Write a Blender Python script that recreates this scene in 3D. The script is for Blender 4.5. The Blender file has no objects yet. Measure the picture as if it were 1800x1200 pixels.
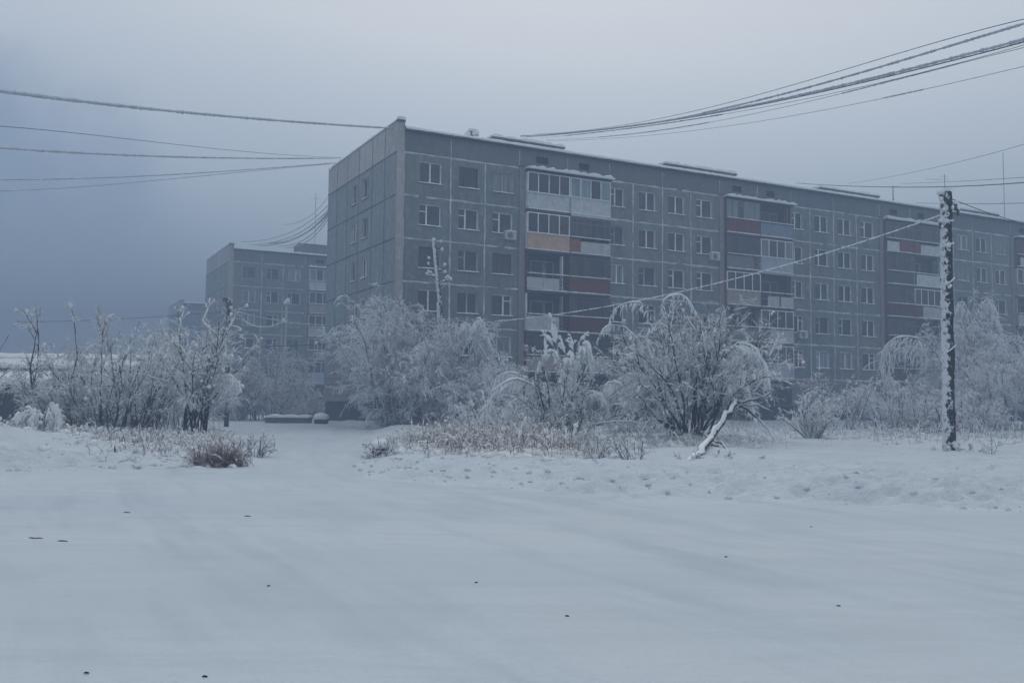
import bpy, math, numpy as np
from math import radians, sin, cos, pi
RNG = np.random.default_rng(7)
sc = bpy.context.scene
COL = sc.collection
# ------------------------------------------------------------------ camera
F, PT, RO, EYE = 1665.22, 0.0647708, 0.0101216, 1.6
fw = np.array([0, cos(PT), sin(PT)]); rt = np.array([1., 0, 0]); up = np.cross(rt, fw)
RR = cos(RO)*rt + sin(RO)*up; UU = -sin(RO)*rt + cos(RO)*up
def at(x, y, D):
    """measured point of the place: photo pixel plus its distance ahead"""
    r = fw + (x-900)/F*RR - (y-600)/F*UU
    return r*(D/r[1]) + np.array([0, 0, EYE])
import mathutils
cd = bpy.data.cameras.new('camera'); cam = bpy.data.objects.new('camera', cd); COL.objects.link(cam)
m = mathutils.Matrix(((RR[0], UU[0], -fw[0]), (RR[1], UU[1], -fw[1]), (RR[2], UU[2], -fw[2])))
cam.matrix_world = mathutils.Matrix.Translation((0, 0, EYE)) @ m.to_4x4()
cd.sensor_width = 36; cd.lens = F/1800*36; cd.clip_end = 2000; cd.clip_start = .05
sc.camera = cam

# ------------------------------------------------------------------ materials
MATS = {}
def newmat(name):
    m = bpy.data.materials.new(name); m.use_nodes = True
    return m, m.node_tree.nodes, m.node_tree.links, m.node_tree.nodes['Principled BSDF']
def noise(N, L, scale, detail=4, rough=.6, vec=None, dim='3D'):
    n = N.new('ShaderNodeTexNoise'); n.inputs['Scale'].default_value = scale
    n.inputs['Detail'].default_value = detail; n.inputs['Roughness'].default_value = rough
    if vec is not None: L.new(vec, n.inputs['Vector'])
    return n.outputs['Fac']
def ramp(N, L, src, p0, c0, p1, c1):
    r = N.new('ShaderNodeValToRGB'); e = r.color_ramp.elements
    e[0].position = p0; e[1].position = p1
    f = lambda c: (c, c, c, 1) if not hasattr(c, '__len__') else (*c[:3], 1)
    e[0].color = f(c0); e[1].color = f(c1)
    L.new(src, r.inputs[0]); return r.outputs[0]
def mix(N, L, fac, a, b, mode='MIX'):
    n = N.new('ShaderNodeMix'); n.data_type = 'RGBA'; n.blend_type = mode
    for s, v in ((n.inputs[0], fac), (n.inputs[6], a), (n.inputs[7], b)):
        if isinstance(v, (int, float)): s.default_value = v if s.type == 'VALUE' else (v, v, v, 1)
        elif isinstance(v, tuple): s.default_value = (*v[:3], 1)
        else: L.new(v, s)
    return n.outputs[2]
def math_(N, L, op, a, b=0.0, c=None):
    n = N.new('ShaderNodeMath'); n.operation = op
    for i, v in enumerate((a, b, c)):
        if v is None: continue
        if isinstance(v, (int, float)): n.inputs[i].default_value = v
        else: L.new(v, n.inputs[i])
    return n.outputs[0]
def objvec(N, L, scale=(1, 1, 1), src='Object'):
    t = N.new('ShaderNodeTexCoord'); mp = N.new('ShaderNodeMapping'); mp.inputs['Scale'].default_value = scale
    L.new(t.outputs[src], mp.inputs[0]); return mp.outputs[0]
def posvec(N, L, scale=(1, 1, 1)):
    t = N.new('ShaderNodeNewGeometry'); mp = N.new('ShaderNodeMapping'); mp.inputs['Scale'].default_value = scale
    L.new(t.outputs['Position'], mp.inputs[0]); return mp.outputs[0]
def bump(N, L, b, h, strength, dist):
    n = N.new('ShaderNodeBump'); n.inputs['Strength'].default_value = strength; n.inputs['Distance'].default_value = dist
    L.new(h, n.inputs['Height']); L.new(n.outputs[0], b.inputs['Normal'])
def plain(name, col, rough=.8, var=.25, scale=3., spec=.2):
    m, N, L, b = newmat(name)
    f = noise(N, L, scale, 5, .65, posvec(N, L))
    c0 = tuple(v*(1-var) for v in col); c1 = tuple(min(1, v*(1+var)) for v in col)
    L.new(ramp(N, L, f, .3, c0, .7, c1), b.inputs['Base Color'])
    b.inputs['Roughness'].default_value = rough; b.inputs['Specular IOR Level'].default_value = spec
    MATS[name] = m; return m
SNOW = (.86, .91, .96)
def snow_mat(name, scale=6., strength=.35, dist=.03):
    m, N, L, b = newmat(name); v = posvec(N, L)
    f = noise(N, L, .9, 5, .6, v)
    L.new(ramp(N, L, f, .25, (.80, .84, .88), .75, SNOW), b.inputs['Base Color'])
    b.inputs['Roughness'].default_value = .75; b.inputs['Specular IOR Level'].default_value = .15
    h = noise(N, L, scale, 6, .65, v); bump(N, L, b, h, strength, dist)
    MATS[name] = m; return m
snow_mat('snow', 9., .45, .03)
# field snow: trodden, with bumps
m, N, L, b = newmat('field_snow'); v = posvec(N, L)
f = noise(N, L, .5, 6, .65, v)
f2 = noise(N, L, 7, 4, .7, v)
c = ramp(N, L, f, .3, (.59, .68, .775), .7, (.72, .80, .875))
c = mix(N, L, ramp(N, L, f2, .62, 0., .78, .35), c, (.38, .45, .53))
L.new(c, b.inputs['Base Color']); b.inputs['Roughness'].default_value = .8; b.inputs['Specular IOR Level'].default_value = .12
bump(N, L, b, math_(N, L, 'ADD', noise(N, L, 3.2, 6, .6, v), math_(N, L, 'MULTIPLY', noise(N, L, 14, 4, .7, v), .35)), .8, .16)
MATS['field_snow'] = m
# packed road snow: long soft streaks, polished patches
m, N, L, b = newmat('road_snow')
v = posvec(N, L); t = N.new('ShaderNodeMapping'); t.inputs['Rotation'].default_value = (0, 0, radians(67)); t.inputs['Scale'].default_value = (.16, 1.0, 1)
L.new(v, t.inputs[0]); vs = t.outputs[0]
f = noise(N, L, .30, 5, .6, vs); f3 = noise(N, L, 2.2, 6, .72, vs); f4 = noise(N, L, .11, 3, .5, v)
c = ramp(N, L, f, .35, (.52, .62, .72), .68, (.61, .70, .785))
c = mix(N, L, ramp(N, L, f3, .48, 0., .62, .45), c, (.50, .58, .65)); c = mix(N, L, ramp(N, L, noise(N, L, 11, 5, .75, v), .52, 0., .68, .40), c, (.48, .55, .62))
c = mix(N, L, ramp(N, L, f4, .35, 0., .7, .35), c, (.66, .70, .72))
wa = N.new('ShaderNodeAttribute'); wa.attribute_name = 'wear'; c = mix(N, L, ramp(N, L, wa.outputs['Fac'], .08, 0., .72, .6), c, (.42, .51, .61))
fine = noise(N, L, 38, 4, .8, v)
c = mix(N, L, ramp(N, L, fine, .62, 0., .8, .3), c, (.38, .43, .49))
L.new(c, b.inputs['Base Color']); b.inputs['Specular IOR Level'].default_value = .2
L.new(ramp(N, L, f3, .3, .55, .7, .8), b.inputs['Roughness'])
bump(N, L, b, math_(N, L, 'ADD', math_(N, L, 'MULTIPLY', noise(N, L, 1.1, 5, .65, vs), 1.0), math_(N, L, 'MULTIPLY', fine, .3)), .7, .05)
MATS['road_snow'] = m
# bark under frost: snow lies where the surface looks up
def frost_mat(name, bark, lo, hi, nscale, white=(.88, .93, 1.0), amt=1.0):
    m, N, L, b = newmat(name); g = N.new('ShaderNodeNewGeometry'); s = N.new('ShaderNodeSeparateXYZ')
    L.new(g.outputs['Normal'], s.inputs[0]); v = posvec(N, L)
    n1 = noise(N, L, nscale, 4, .7, v)
    a = math_(N, L, 'MULTIPLY_ADD', n1, 1.6, -.8)
    a = math_(N, L, 'ADD', a, s.outputs['Z'])
    k = ramp(N, L, a, max(0, .5+lo/2), 0., min(1, .5+hi/2), amt)
    a2 = N.new('ShaderNodeMapRange'); a2.inputs[1].default_value = lo; a2.inputs[2].default_value = hi
    a2.inputs[3].default_value = 0; a2.inputs[4].default_value = amt; L.new(a, a2.inputs[0])
    bk = ramp(N, L, noise(N, L, nscale*2, 3, .6, v), .3, tuple(x*.6 for x in bark), .7, tuple(x*1.5 for x in bark))
    L.new(mix(N, L, a2.outputs[0], bk, white), b.inputs['Base Color'])
    b.inputs['Roughness'].default_value = .85; b.inputs['Specular IOR Level'].default_value = .1
    MATS[name] = m; return m
frost_mat('bark_dark', (.014, .012, .014), .2, .75, 4.)
frost_mat('bark_frosted', (.05, .042, .045), -.35, .55, 5.)
frost_mat('twig_frost', (.13, .12, .14), -1.3, .0, 7.)
frost_mat('twig_grey', (.045, .04, .046), -.75, .35, 7.)
frost_mat('weed', (.10, .050, .050), .05, .8, 8., white=(.86, .89, .94))
frost_mat('brown_weed', (.085, .042, .034), .35, 1.2, 7., amt=.8)
# pole timber with blown-on snow patches
def pole_mat(name, lo, hi, bark=(.010, .010, .013), side=(-.75, -.55, .3)):
    m, N, L, b = newmat(name); g = N.new('ShaderNodeNewGeometry'); d = N.new('ShaderNodeVectorMath'); d.operation = 'DOT_PRODUCT'
    L.new(g.outputs['Normal'], d.inputs[0]); d.inputs[1].default_value = side
    v = posvec(N, L, (1, 1, .8)); n1 = noise(N, L, 8., 6, .72, v)
    a = math_(N, L, 'MULTIPLY_ADD', n1, 3.2, -1.6); a = math_(N, L, 'ADD', a, math_(N, L, 'MULTIPLY', d.outputs['Value'], .50))
    mr = N.new('ShaderNodeMapRange'); mr.inputs[1].default_value = lo; mr.inputs[2].default_value = hi; L.new(a, mr.inputs[0])
    L.new(mix(N, L, mr.outputs[0], bark, (.74, .80, .87)), b.inputs['Base Color']); b.inputs['Roughness'].default_value = .85
    bump(N, L, b, a, .6, .04); MATS[name] = m; return m
pole_mat('pole_snowy', .16, .28, side=(-1, -.05, .15)); pole_mat('pole_pale', -.25, .05, side=(-1, -.3, .2)); pole_mat('pole_dark', .5, .7, side=(-1, -.1, .2))
# facade panels
def wall_mat(name, base, pale, blue, stain=.35):
    m, N, L, b = newmat(name); v = objvec(N, L)
    n1 = noise(N, L, .09, 3, .5, v)                      # large drifts of paint tone
    vz = objvec(N, L, (1.4, 1.4, .22)); n2 = noise(N, L, 1.6, 6, .75, vz)
    n3 = noise(N, L, 2.2, 6, .7, v); n4 = noise(N, L, 24, 3, .6, v)
    c = ramp(N, L, n1, .38, base, .66, blue)
    # every cast panel dried a little differently
    fl = N.new('ShaderNodeVectorMath'); fl.operation = 'FLOOR'; mp = N.new('ShaderNodeMapping')
    mp.inputs['Scale'].default_value = (1/2.92, 1/2.6, 1/2.8); mp.inputs['Location'].default_value = (.13, .1, -1.334)
    tc = N.new('ShaderNodeTexCoord'); L.new(tc.outputs['Object'], mp.inputs[0]); L.new(mp.outputs[0], fl.inputs[0])
    wn = N.new('ShaderNodeTexWhiteNoise'); L.new(fl.outputs[0], wn.inputs[0])
    c = mix(N, L, math_(N, L, 'MULTIPLY', wn.outputs['Value'], .55), c, tuple(x*.72 for x in base))
    c = mix(N, L, ramp(N, L, n3, .50, 0., .64, .62), c, pale)
    c = mix(N, L, ramp(N, L, n2, .46, 0., .68, stain), c, tuple(x*.55 for x in base))
    L.new(c, b.inputs['Base Color']); b.inputs['Roughness'].default_value = .9; b.inputs['Specular IOR Level'].default_value = .1
    bump(N, L, b, math_(N, L, 'ADD', n4, n3), .3, .012); MATS[name] = m; return m
wall_mat('panel_wall', (.21, .243, .238), (.33, .355, .345), (.17, .225, .265), .8)
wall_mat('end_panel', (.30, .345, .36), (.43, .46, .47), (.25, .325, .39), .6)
wall_mat('attic_panel', (.16, .182, .205), (.215, .235, .255), (.155, .185, .22), .3)
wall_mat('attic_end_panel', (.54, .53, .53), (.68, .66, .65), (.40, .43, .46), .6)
wall_mat('corner_strip', (.46, .45, .45), (.60, .58, .58), (.38, .39, .41), .6)
wall_mat('pilaster_plaster', (.27, .265, .275), (.34, .33, .34), (.24, .25, .265), .5)
# block plinth
m, N, L, b = newmat('block_plinth'); v = objvec(N, L)
br = N.new('ShaderNodeTexBrick'); mp = N.new('ShaderNodeMapping'); mp.inputs['Rotation'].default_value = (radians(90), 0, 0)
L.new(v, mp.inputs[0]); L.new(mp.outputs[0], br.inputs[0]); br.inputs['Scale'].default_value = 1; br.inputs['Brick Width'].default_value = 1.9
br.inputs['Row Height'].default_value = .42; br.inputs['Mortar Size'].default_value = .022
br.inputs[1].default_value = (.21, .22, .23, 1); br.inputs[2].default_value = (.25, .26, .265, 1); br.inputs[3].default_value = (.11, .12, .13, 1)
L.new(mix(N, L, ramp(N, L, noise(N, L, 1.3, 6, .7, v), .4, 0., .8, .6), br.outputs[0], (.13, .135, .145)), b.inputs['Base Color']); b.inputs['Roughness'].default_value = .9
MATS['block_plinth'] = m
plain('undercroft', (.035, .042, .052), .9); plain('joint_frost', (.56, .58, .60), .9, .4, 1.5); plain('joint_dark', (.075, .09, .105), .9, .4, 1.2)
plain('roof_felt', (.05, .055, .065)); plain('pipe_metal', (.10, .11, .13), .6); plain('old_wood', (.05, .048, .055), .9, .5, 5)
for n_, c_, r_ in [('white_frame', (.82, .84, .86), .5), ('reveal', (.48, .50, .53), .8), ('aged_frame', (.40, .41, .43), .7), ('wood_frame', (.20, .19, .20), .7), ('dark_frame', (.10, .085, .09), .7),
    ('white_cladding', (.56, .61, .65), .5), ('pale_panel', (.47, .50, .52), .7), ('beige_panel', (.55, .39, .29), .6), ('maroon_panel', (.165, .062, .045), .7), ('maroon_dark', (.10, .042, .036), .7),
    ('brown_panel', (.26, .13, .08), .7), ('light_blue_panel', (.40, .46, .54), .6), ('grey_mesh', (.19, .21, .22), .8), ('dark_panel', (.07, .085, .10), .8), ('tan_panel', (.36, .33, .33), .7),
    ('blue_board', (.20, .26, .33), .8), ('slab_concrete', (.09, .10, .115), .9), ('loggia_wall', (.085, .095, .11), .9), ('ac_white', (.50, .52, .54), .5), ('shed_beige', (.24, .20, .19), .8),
    ('shed_red', (.14, .045, .045), .8), ('shed_dark', (.035, .04, .045), .9), ('concrete', (.12, .13, .145), .9), ('cable_frost', (.52, .57, .64), .9), ('cable_dark', (.10, .12, .15), .8),
    ('insulator', (.55, .58, .6), .4), ('twig_dark', (.02, .018, .018), .9), ('stone_dark', (.05, .05, .055), .9)]:
    plain(n_, c_, r_, .22, 2.5)
def glass(name, col, rough=.12, curtain=False):
    m, N, L, b = newmat(name); v = objvec(N, L, (6 if curtain else 1.2, 1, .4 if curtain else 1.2))
    f = noise(N, L, 1.4, 3, .5, v)
    L.new(ramp(N, L, f, .3, tuple(x*.55 for x in col), .7, tuple(x*1.3 for x in col)), b.inputs['Base Color'])
    b.inputs['Roughness'].default_value = rough; b.inputs['Specular IOR Level'].default_value = .5; MATS[name] = m
glass('glass_dark', (.030, .040, .052)); glass('glass_grey', (.055, .070, .088), .2); glass('glass_curtain', (.22, .245, .27), .3, True)
glass('glass_mauve', (.068, .056, .064), .25); glass('glass_pale', (.24, .33, .40), .3, True); glass('glass_green', (.20, .27, .28), .3, True)

# ------------------------------------------------------------------ object helpers
def tag(o, label=None, cat=None, group=None, kind=None):
    if label: o['label'] = label
    if cat: o['category'] = cat
    if group: o['group'] = group
    if kind: o['kind'] = kind
    return o
def empty(name, loc=(0, 0, 0), rz=0, label=None, cat=None, group=None):
    o = bpy.data.objects.new(name, None); COL.objects.link(o); o.location = loc; o.rotation_euler = (0, 0, rz)
    o.empty_display_size = .3
    return tag(o, label, cat, group)
def link(name, me, parent=None, loc=(0, 0, 0), rot=(0, 0, 0)):
    o = bpy.data.objects.new(name, me); COL.objects.link(o); o.location = loc; o.rotation_euler = rot
    if parent is not None: o.parent = parent
    return o
def mesh_np(name, V, Fq, mat, smooth=False):
    """V (n,3), Fq (m,k) faces of equal size"""
    V = np.asarray(V, np.float32); Fq = np.asarray(Fq, np.int32); k = Fq.shape[1]
    me = bpy.data.meshes.new(name); me.vertices.add(len(V)); me.vertices.foreach_set('co', V.ravel())
    me.loops.add(Fq.size); me.loops.foreach_set('vertex_index', Fq.ravel())
    me.polygons.add(len(Fq)); me.polygons.foreach_set('loop_start', np.arange(0, Fq.size, k, dtype=np.int32))
    me.polygons.foreach_set('loop_total', np.full(len(Fq), k, np.int32))
    me.polygons.foreach_set('use_smooth', np.full(len(Fq), smooth)); me.update(calc_edges=True); me.validate()
    me.materials.append(MATS[mat]); return me
class MB:
    def __init__(s): s.v = []; s.f = []; s.m = []; s.mats = []
    def mi(s, mat):
        if mat not in s.mats: s.mats.append(mat)
        return s.mats.index(mat)
    def quad(s, pts, mat):
        i = len(s.v); s.v += [tuple(p) for p in pts]; s.f.append(tuple(range(i, i+len(pts)))); s.m.append(s.mi(mat))
    def box(s, x0, x1, y0, y1, z0, z1, mat):
        i = len(s.v); s.v += [(x0, y0, z0), (x1, y0, z0), (x1, y1, z0), (x0, y1, z0), (x0, y0, z1), (x1, y0, z1), (x1, y1, z1), (x0, y1, z1)]
        for f in ((0, 3, 2, 1), (4, 5, 6, 7), (0, 1, 5, 4), (1, 2, 6, 5), (2, 3, 7, 6), (3, 0, 4, 7)):
            s.f.append(tuple(i+k for k in f)); s.m.append(s.mi(mat))
    def mesh(s, name, smooth=False):
        me = bpy.data.meshes.new(name); me.from_pydata(s.v, [], s.f); 
        for k in s.mats: me.materials.append(MATS[k])
        me.polygons.foreach_set('material_index', s.m)
        if smooth: me.polygons.foreach_set('use_smooth', [True]*len(s.f))
        me.update(); return me
    def build(s, name, parent=None, loc=(0, 0, 0), smooth=False):
        return link(name, s.mesh(name, smooth), parent, loc)
# ------------------------------------------------------------------ vectorised tubes
def unit(a): return a/np.maximum(np.linalg.norm(a, axis=-1, keepdims=True), 1e-9)
def tubes(P, R, sides=3):
    """P (N,n,3), R (N,n) -> verts, quads"""
    N_, n, _ = P.shape; T = np.gradient(P, axis=1); T = unit(T)
    ref = np.where(np.abs(T[..., 2:3]) > .9, np.array([1., 0, 0]), np.array([0, 0, 1.]))
    A = unit(np.cross(T, ref)); B = np.cross(T, A)
    th = np.arange(sides)*2*pi/sides + .5
    V = P[:, :, None, :] + R[:, :, None, None]*(np.cos(th)[None, None, :, None]*A[:, :, None, :] + np.sin(th)[None, None, :, None]*B[:, :, None, :])
    idx = np.arange(N_*n*sides).reshape(N_, n, sides); nx = np.roll(idx, -1, axis=2)
    Q = np.stack([idx[:, :-1], nx[:, :-1], nx[:, 1:], idx[:, 1:]], -1).reshape(-1, 4)
    return V.reshape(-1, 3), Q
class Acc:
    def __init__(s): s.V = []; s.Q = []; s.n = 0
    def add(s, V, Q): s.V.append(V); s.Q.append(Q+s.n); s.n += len(V)
    def tube(s, P, R, sides=3): s.add(*tubes(P, R, sides))
    def blob(s, C, S, sub=1):
        """lumpy snow blobs: uv spheres made of quads; C (N,3) centres, S (N,3) radii"""
        ns, nr = (7, 5) if sub else (5, 4)
        th = np.arange(ns)*2*pi/ns; ph = np.linspace(.12, pi-.12, nr)
        U = np.stack([np.outer(np.sin(ph), np.cos(th)), np.outer(np.sin(ph), np.sin(th)), np.outer(np.cos(ph), np.ones(ns))], -1).reshape(-1, 3)
        J = 1+.22*RNG.standard_normal((len(C), len(U), 1))
        V = C[:, None, :]+U[None]*S[:, None, :]*J
        i = np.arange(ns*nr).reshape(nr, ns); nx = np.roll(i, -1, 1)
        q = np.stack([i[:-1], i[1:], nx[1:], nx[:-1]], -1).reshape(-1, 4)
        Q = (q[None]+(np.arange(len(C))*len(U))[:, None, None]).reshape(-1, 4); s.add(V.reshape(-1, 3), Q)
    def build(s, name, mat, parent=None, loc=(0, 0, 0), smooth=True):
        return link(name, mesh_np(name, np.concatenate(s.V), np.concatenate(s.Q), mat, smooth), parent, loc)
def grow(P0, D, Ln, n, droop=0., wob=.08, lift=0.):
    N_ = len(P0); P = np.zeros((N_, n, 3)); P[:, 0] = P0; d = unit(D); droop = np.broadcast_to(droop, (N_,)); h = Ln/(n-1)
    for i in range(1, n):
        t = i/(n-1)
        d = d + RNG.standard_normal((N_, 3))*wob*(1+3*(RNG.random((N_, 1)) < .14)); d[:, 2] += -droop*t*(2.2/(n-1))*2 + lift/(n-1)
        d = unit(d); P[:, i] = P[:, i-1]+d*h[:, None]
    return P
def spawn(P, Ln, k, t0=.25, t1=1., ang=(.4, .9), lf=(.3, .55), updown=0.):
    N_, n, _ = P.shape; idx = np.repeat(np.arange(N_), k); M = len(idx)
    t = RNG.uniform(t0, t1, M); x = t*(n-1); i = np.minimum(x.astype(int), n-2); f = (x-i)[:, None]
    p = P[idx, i]*(1-f)+P[idx, i+1]*f; tan = unit(P[idx, i+1]-P[idx, i])
    perp = unit(np.cross(tan, RNG.standard_normal((M, 3)))); a = RNG.uniform(*ang, M)[:, None]
    d = tan*np.cos(a)+perp*np.sin(a); d[:, 2] += updown
    L_ = Ln[idx]*RNG.uniform(*lf, M)*(1.15-.6*t)
    return p, unit(d), L_, t
def taper(r0, r1, n): return r0[:, None]*(1-np.linspace(0, 1, n))[None]+r1*np.linspace(0, 1, n)[None]
def sleeve(acc, P, r, lift=.6, sides=5):
    """lumpy snow lying along a branch"""
    N_, n, _ = P.shape; t = np.linspace(0, 1, n)[None]
    R = r[:, None]*np.clip(np.sin(pi*np.clip(t, .0, 1))**.45, .02, 1)*(1+.35*RNG.standard_normal((N_, n)))
    R = np.clip(R, .002, None); Q = P.copy(); Q[..., 2] += (R*lift); acc.tube(Q, R, sides)

def bush(name, loc, H, W, label, cat='bush', group=None, stems=26, k1=8, k2=6, k3=3, tw=.010, droop=.25, lean=(.1, .8), dark=False,
         snow=.3, blobs=60, r0=.045, base=.35, limb='branch', pend=0., seed=None, sleeve_r=.030, twig_mat=None, wob=.07, lift=.25, ld=.45, trunk=0, kind=None):
    """a many-stemmed frosted shrub: stems, branchlets, frosted twigs and the snow lying on them"""
    global RNG
    if seed is not None: RNG = np.random.default_rng(seed)
    root = empty(name, loc, 0, label, cat, group)
    az = RNG.uniform(0, 2*pi, stems); inc = RNG.uniform(lean[0], lean[1], stems)**1.0
    D = np.stack([np.sin(inc)*np.cos(az)*W/H*1.6, np.sin(inc)*np.sin(az)*W/H*1.6, np.cos(inc)], -1)
    P0 = np.stack([np.cos(az)*base*RNG.uniform(.1, 1, stems), np.sin(az)*base*RNG.uniform(.1, 1, stems), -np.full(stems, .15)], -1)
    L0 = H*RNG.uniform(.75, 1.08, stems)*(1-.18*(inc/lean[1]))
    S0 = grow(P0, D, L0, 12, RNG.uniform(.2, 1.6, stems)*droop*(inc/lean[1]), wob, lift)
    p, d, L1, t = spawn(S0, L0, k1, .22, 1., (.25, .75), (.28, .52), .12)
    S1 = grow(p, d, L1, 8, RNG.uniform(.0, 2., len(p))*droop, wob*1.6, lift*.6)
    p, d, L2, t = spawn(S1, L1, k2, .15, 1., (.35, .95), (.3, .6), .05-pend)
    S2 = grow(p, d, L2, 5, RNG.uniform(0, 2.5, len(p))*(droop+pend), wob*2.2, lift*.3)
    p, d, L3, t = spawn(S2, L2, k3, .15, 1., (.4, 1.1), (.35, .7), -pend*1.2)
    L3 = np.clip(L3, .05, .5); S3 = grow(p, d, L3, 3, RNG.uniform(0, 1.5, len(p))*(droop+pend), wob*2.5)
    a = Acc(); a.tube(S0, taper(r0*RNG.uniform(.45, 1.2, stems), tw*1.1, 12), 5); a.tube(S1, taper(np.clip(r0*.36*RNG.uniform(.5, 1.2, len(S1)), tw, None), tw*.8, 8), 4)
    a.build(limb, 'bark_dark' if dark else 'bark_frosted', root)
    a = Acc(); a.tube(S2, taper(np.full(len(S2), tw*1.25), tw*.7, 5), 3); a.tube(S3, taper(np.full(len(S3), tw*.95), tw*.5, 3), 3)
    a.build('twigs', twig_mat or ('twig_grey' if dark else 'twig_frost'), root)
    a = Acc()
    if snow > 0:
        s = S2[RNG.random(len(S2)) < snow]; sleeve(a, s, sleeve_r*RNG.uniform(.35, 1.1, len(s)), .7, 4)
        s = S1[RNG.random(len(S1)) < snow*.9]; sleeve(a, s, sleeve_r*1.15*RNG.uniform(.4, 1.1, len(s)), .8, 5)
    if blobs:
        tips = np.concatenate([S2[:, -1], S1[:, -1]]); c = tips[RNG.choice(len(tips), min(blobs, len(tips)), replace=False)]
        s = sleeve_r*RNG.uniform(1., 2.6, (len(c), 1))*np.array([[1, 1, 1.1]])*RNG.uniform(.7, 1.3, (len(c), 3)); a.blob(c-np.array([0, 0, .02]), s)
    if a.n: a.build('snow_load', 'snow', root)
    return root
def arch(root_list, P, wood_r, n_hang, hang=(.25, .6), sr=.035, tw=.01, splay=.35):
    """bent, snow-laden limb with hanging twigs. P control points (k,3) local"""
    A, Tw, Sn = root_list
    P = np.asarray(P, float); k = len(P); tt = np.linspace(0, k-1, 16); c = []
    for t in tt:   # catmull-rom
        i = min(int(t), k-2); f = t-i; p0, p1, p2, p3 = P[max(i-1, 0)], P[i], P[i+1], P[min(i+2, k-1)]
        c.append(.5*((2*p1)+(-p0+p2)*f+(2*p0-5*p1+4*p2-p3)*f*f+(-p0+3*p1-3*p2+p3)*f**3))
    C = np.array(c)[None]+RNG.standard_normal((1, 16, 3))*.015
    A.tube(C, taper(np.array([wood_r]), wood_r*.25, 16), 6)
    sleeve(Sn, C[:, 5:], np.array([sr*1.5]), .7, 6)
    Ltot = np.array([np.linalg.norm(np.diff(C[0], axis=0), axis=1).sum()])
    p, d, L_, t = spawn(C, Ltot, n_hang, .35, 1., (.3, 1.2), (.2, .3), 0)
    d = unit(d*splay*2+np.array([0, 0, -1.])); L_ = RNG.uniform(*hang, len(p)); H_ = grow(p, d, L_, 5, .3, .12)
    Tw.tube(H_, taper(np.full(len(p), tw), tw*.6, 5), 3); sleeve(Sn, H_, sr*RNG.uniform(.4, 1.15, len(p)), .1, 5)
    p, d, L2, t = spawn(H_, L_, 3, .1, 1, (.3, .9), (.3, .6), -.3); H2 = grow(p, d, L2, 3, .4, .15); Tw.tube(H2, taper(np.full(len(p), tw*.9), tw*.5, 3), 3)
    s = H2[RNG.random(len(H2)) < .5]; sleeve(Sn, s, sr*.6*np.ones(len(s)), .1, 4)

# ------------------------------------------------------------------ buildings
AZ = 1.0895773; RZ = pi/2-AZ
KZ = 17.735            # level of the top storey's ceiling joint
def wall_sheet(mb, mat, U0, U1, Z0, Z1, openings, plane, depth, rmat, y=0.):
    """sheet with real openings and reveals; plane 'front' (x,z) or 'end' (y,z)"""
    us = sorted({U0, U1, *[o[0] for o in openings], *[o[1] for o in openings]}); zs = sorted({Z0, Z1, *[o[2] for o in openings], *[o[3] for o in openings]})
    us = [u for u in us if U0 <= u <= U1]; zs = [z for z in zs if Z0 <= z <= Z1]
    pt = (lambda u, d, z: (u, y+d, z)) if plane == 'front' else (lambda u, d, z: (y+d, u, z))
    vid = {}
    def vv(u, z):
        if (u, z) not in vid: vid[(u, z)] = len(mb.v); mb.v.append(pt(u, 0, z))
        return vid[(u, z)]
    mi = mb.mi(mat)
    for a, b_ in zip(us[:-1], us[1:]):
        for c_, d_ in zip(zs[:-1], zs[1:]):
            cu, cz = (a+b_)/2, (c_+d_)/2
            if any(o[0] < cu < o[1] and o[2] < cz < o[3] for o in openings): continue
            mb.f.append((vv(a, c_), vv(b_, c_), vv(b_, d_), vv(a, d_))); mb.m.append(mi)
    for o in openings:
        u0, u1, z0, z1 = o[:4]; dp = o[4] if len(o) > 4 else depth
        rm = o[5] if len(o) > 5 else rmat
        for (a, b_) in (((u0, z0), (u0, z1)), ((u1, z1), (u1, z0)), ((u0, z1), (u1, z1)), ((u1, z0), (u0, z0))):
            mb.quad([pt(a[0], 0, a[1]), pt(b_[0], 0, b_[1]), pt(b_[0], dp, b_[1]), pt(a[0], dp, a[1])], rm)
_fr = {}
def frame_mesh(w, h, kind, mat):
    k = (round(w, 2), round(h, 2), kind, mat)
    if k in _fr: return _fr[k]
    mb = MB(); t = .065; d0, d1 = -.02, .06
    mb.box(0, w, d0, d1, 0, t, mat); mb.box(0, w, d0, d1, h-t, h, mat); mb.box(0, t, d0, d1, t, h-t, mat); mb.box(w-t, w, d0, d1, t, h-t, mat)
    if kind == 'A': mb.box(w*.5-.05, w*.5+.05, d0-.01, d1, t, h-t, mat)
    if kind in 'BV':
        x = w*.36; mb.box(x-.05, x+.05, d0-.01, d1, t, h-t, mat); mb.box(t, x-.05, d0, d1, h*.64, h*.64+.06, mat)
    if kind == 'R':
        x = w*.60; mb.box(x-.05, x+.05, d0-.01, d1, t, h-t, mat); mb.box(x+.05, w-t, d0, d1, h*.70, h*.70+.06, mat)
    if kind == 'N': mb.box(t, w*.3, d0, d1, h*.55, h*.55+.05, mat); mb.box(w*.3, w*.3+.05, d0-.01, d1, t, h-t, mat)
    _fr[k] = mb.mesh('window_frame'); return _fr[k]
_pn = {}
def pane_mesh(w, h, mat):
    k = (round(w, 2), round(h, 2), mat)
    if k not in _pn:
        mb = MB(); mb.box(.03, w-.03, .02, .045, .03, h-.03, mat); _pn[k] = mb.mesh('pane')
    return _pn[k]
_sl = {}
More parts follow.
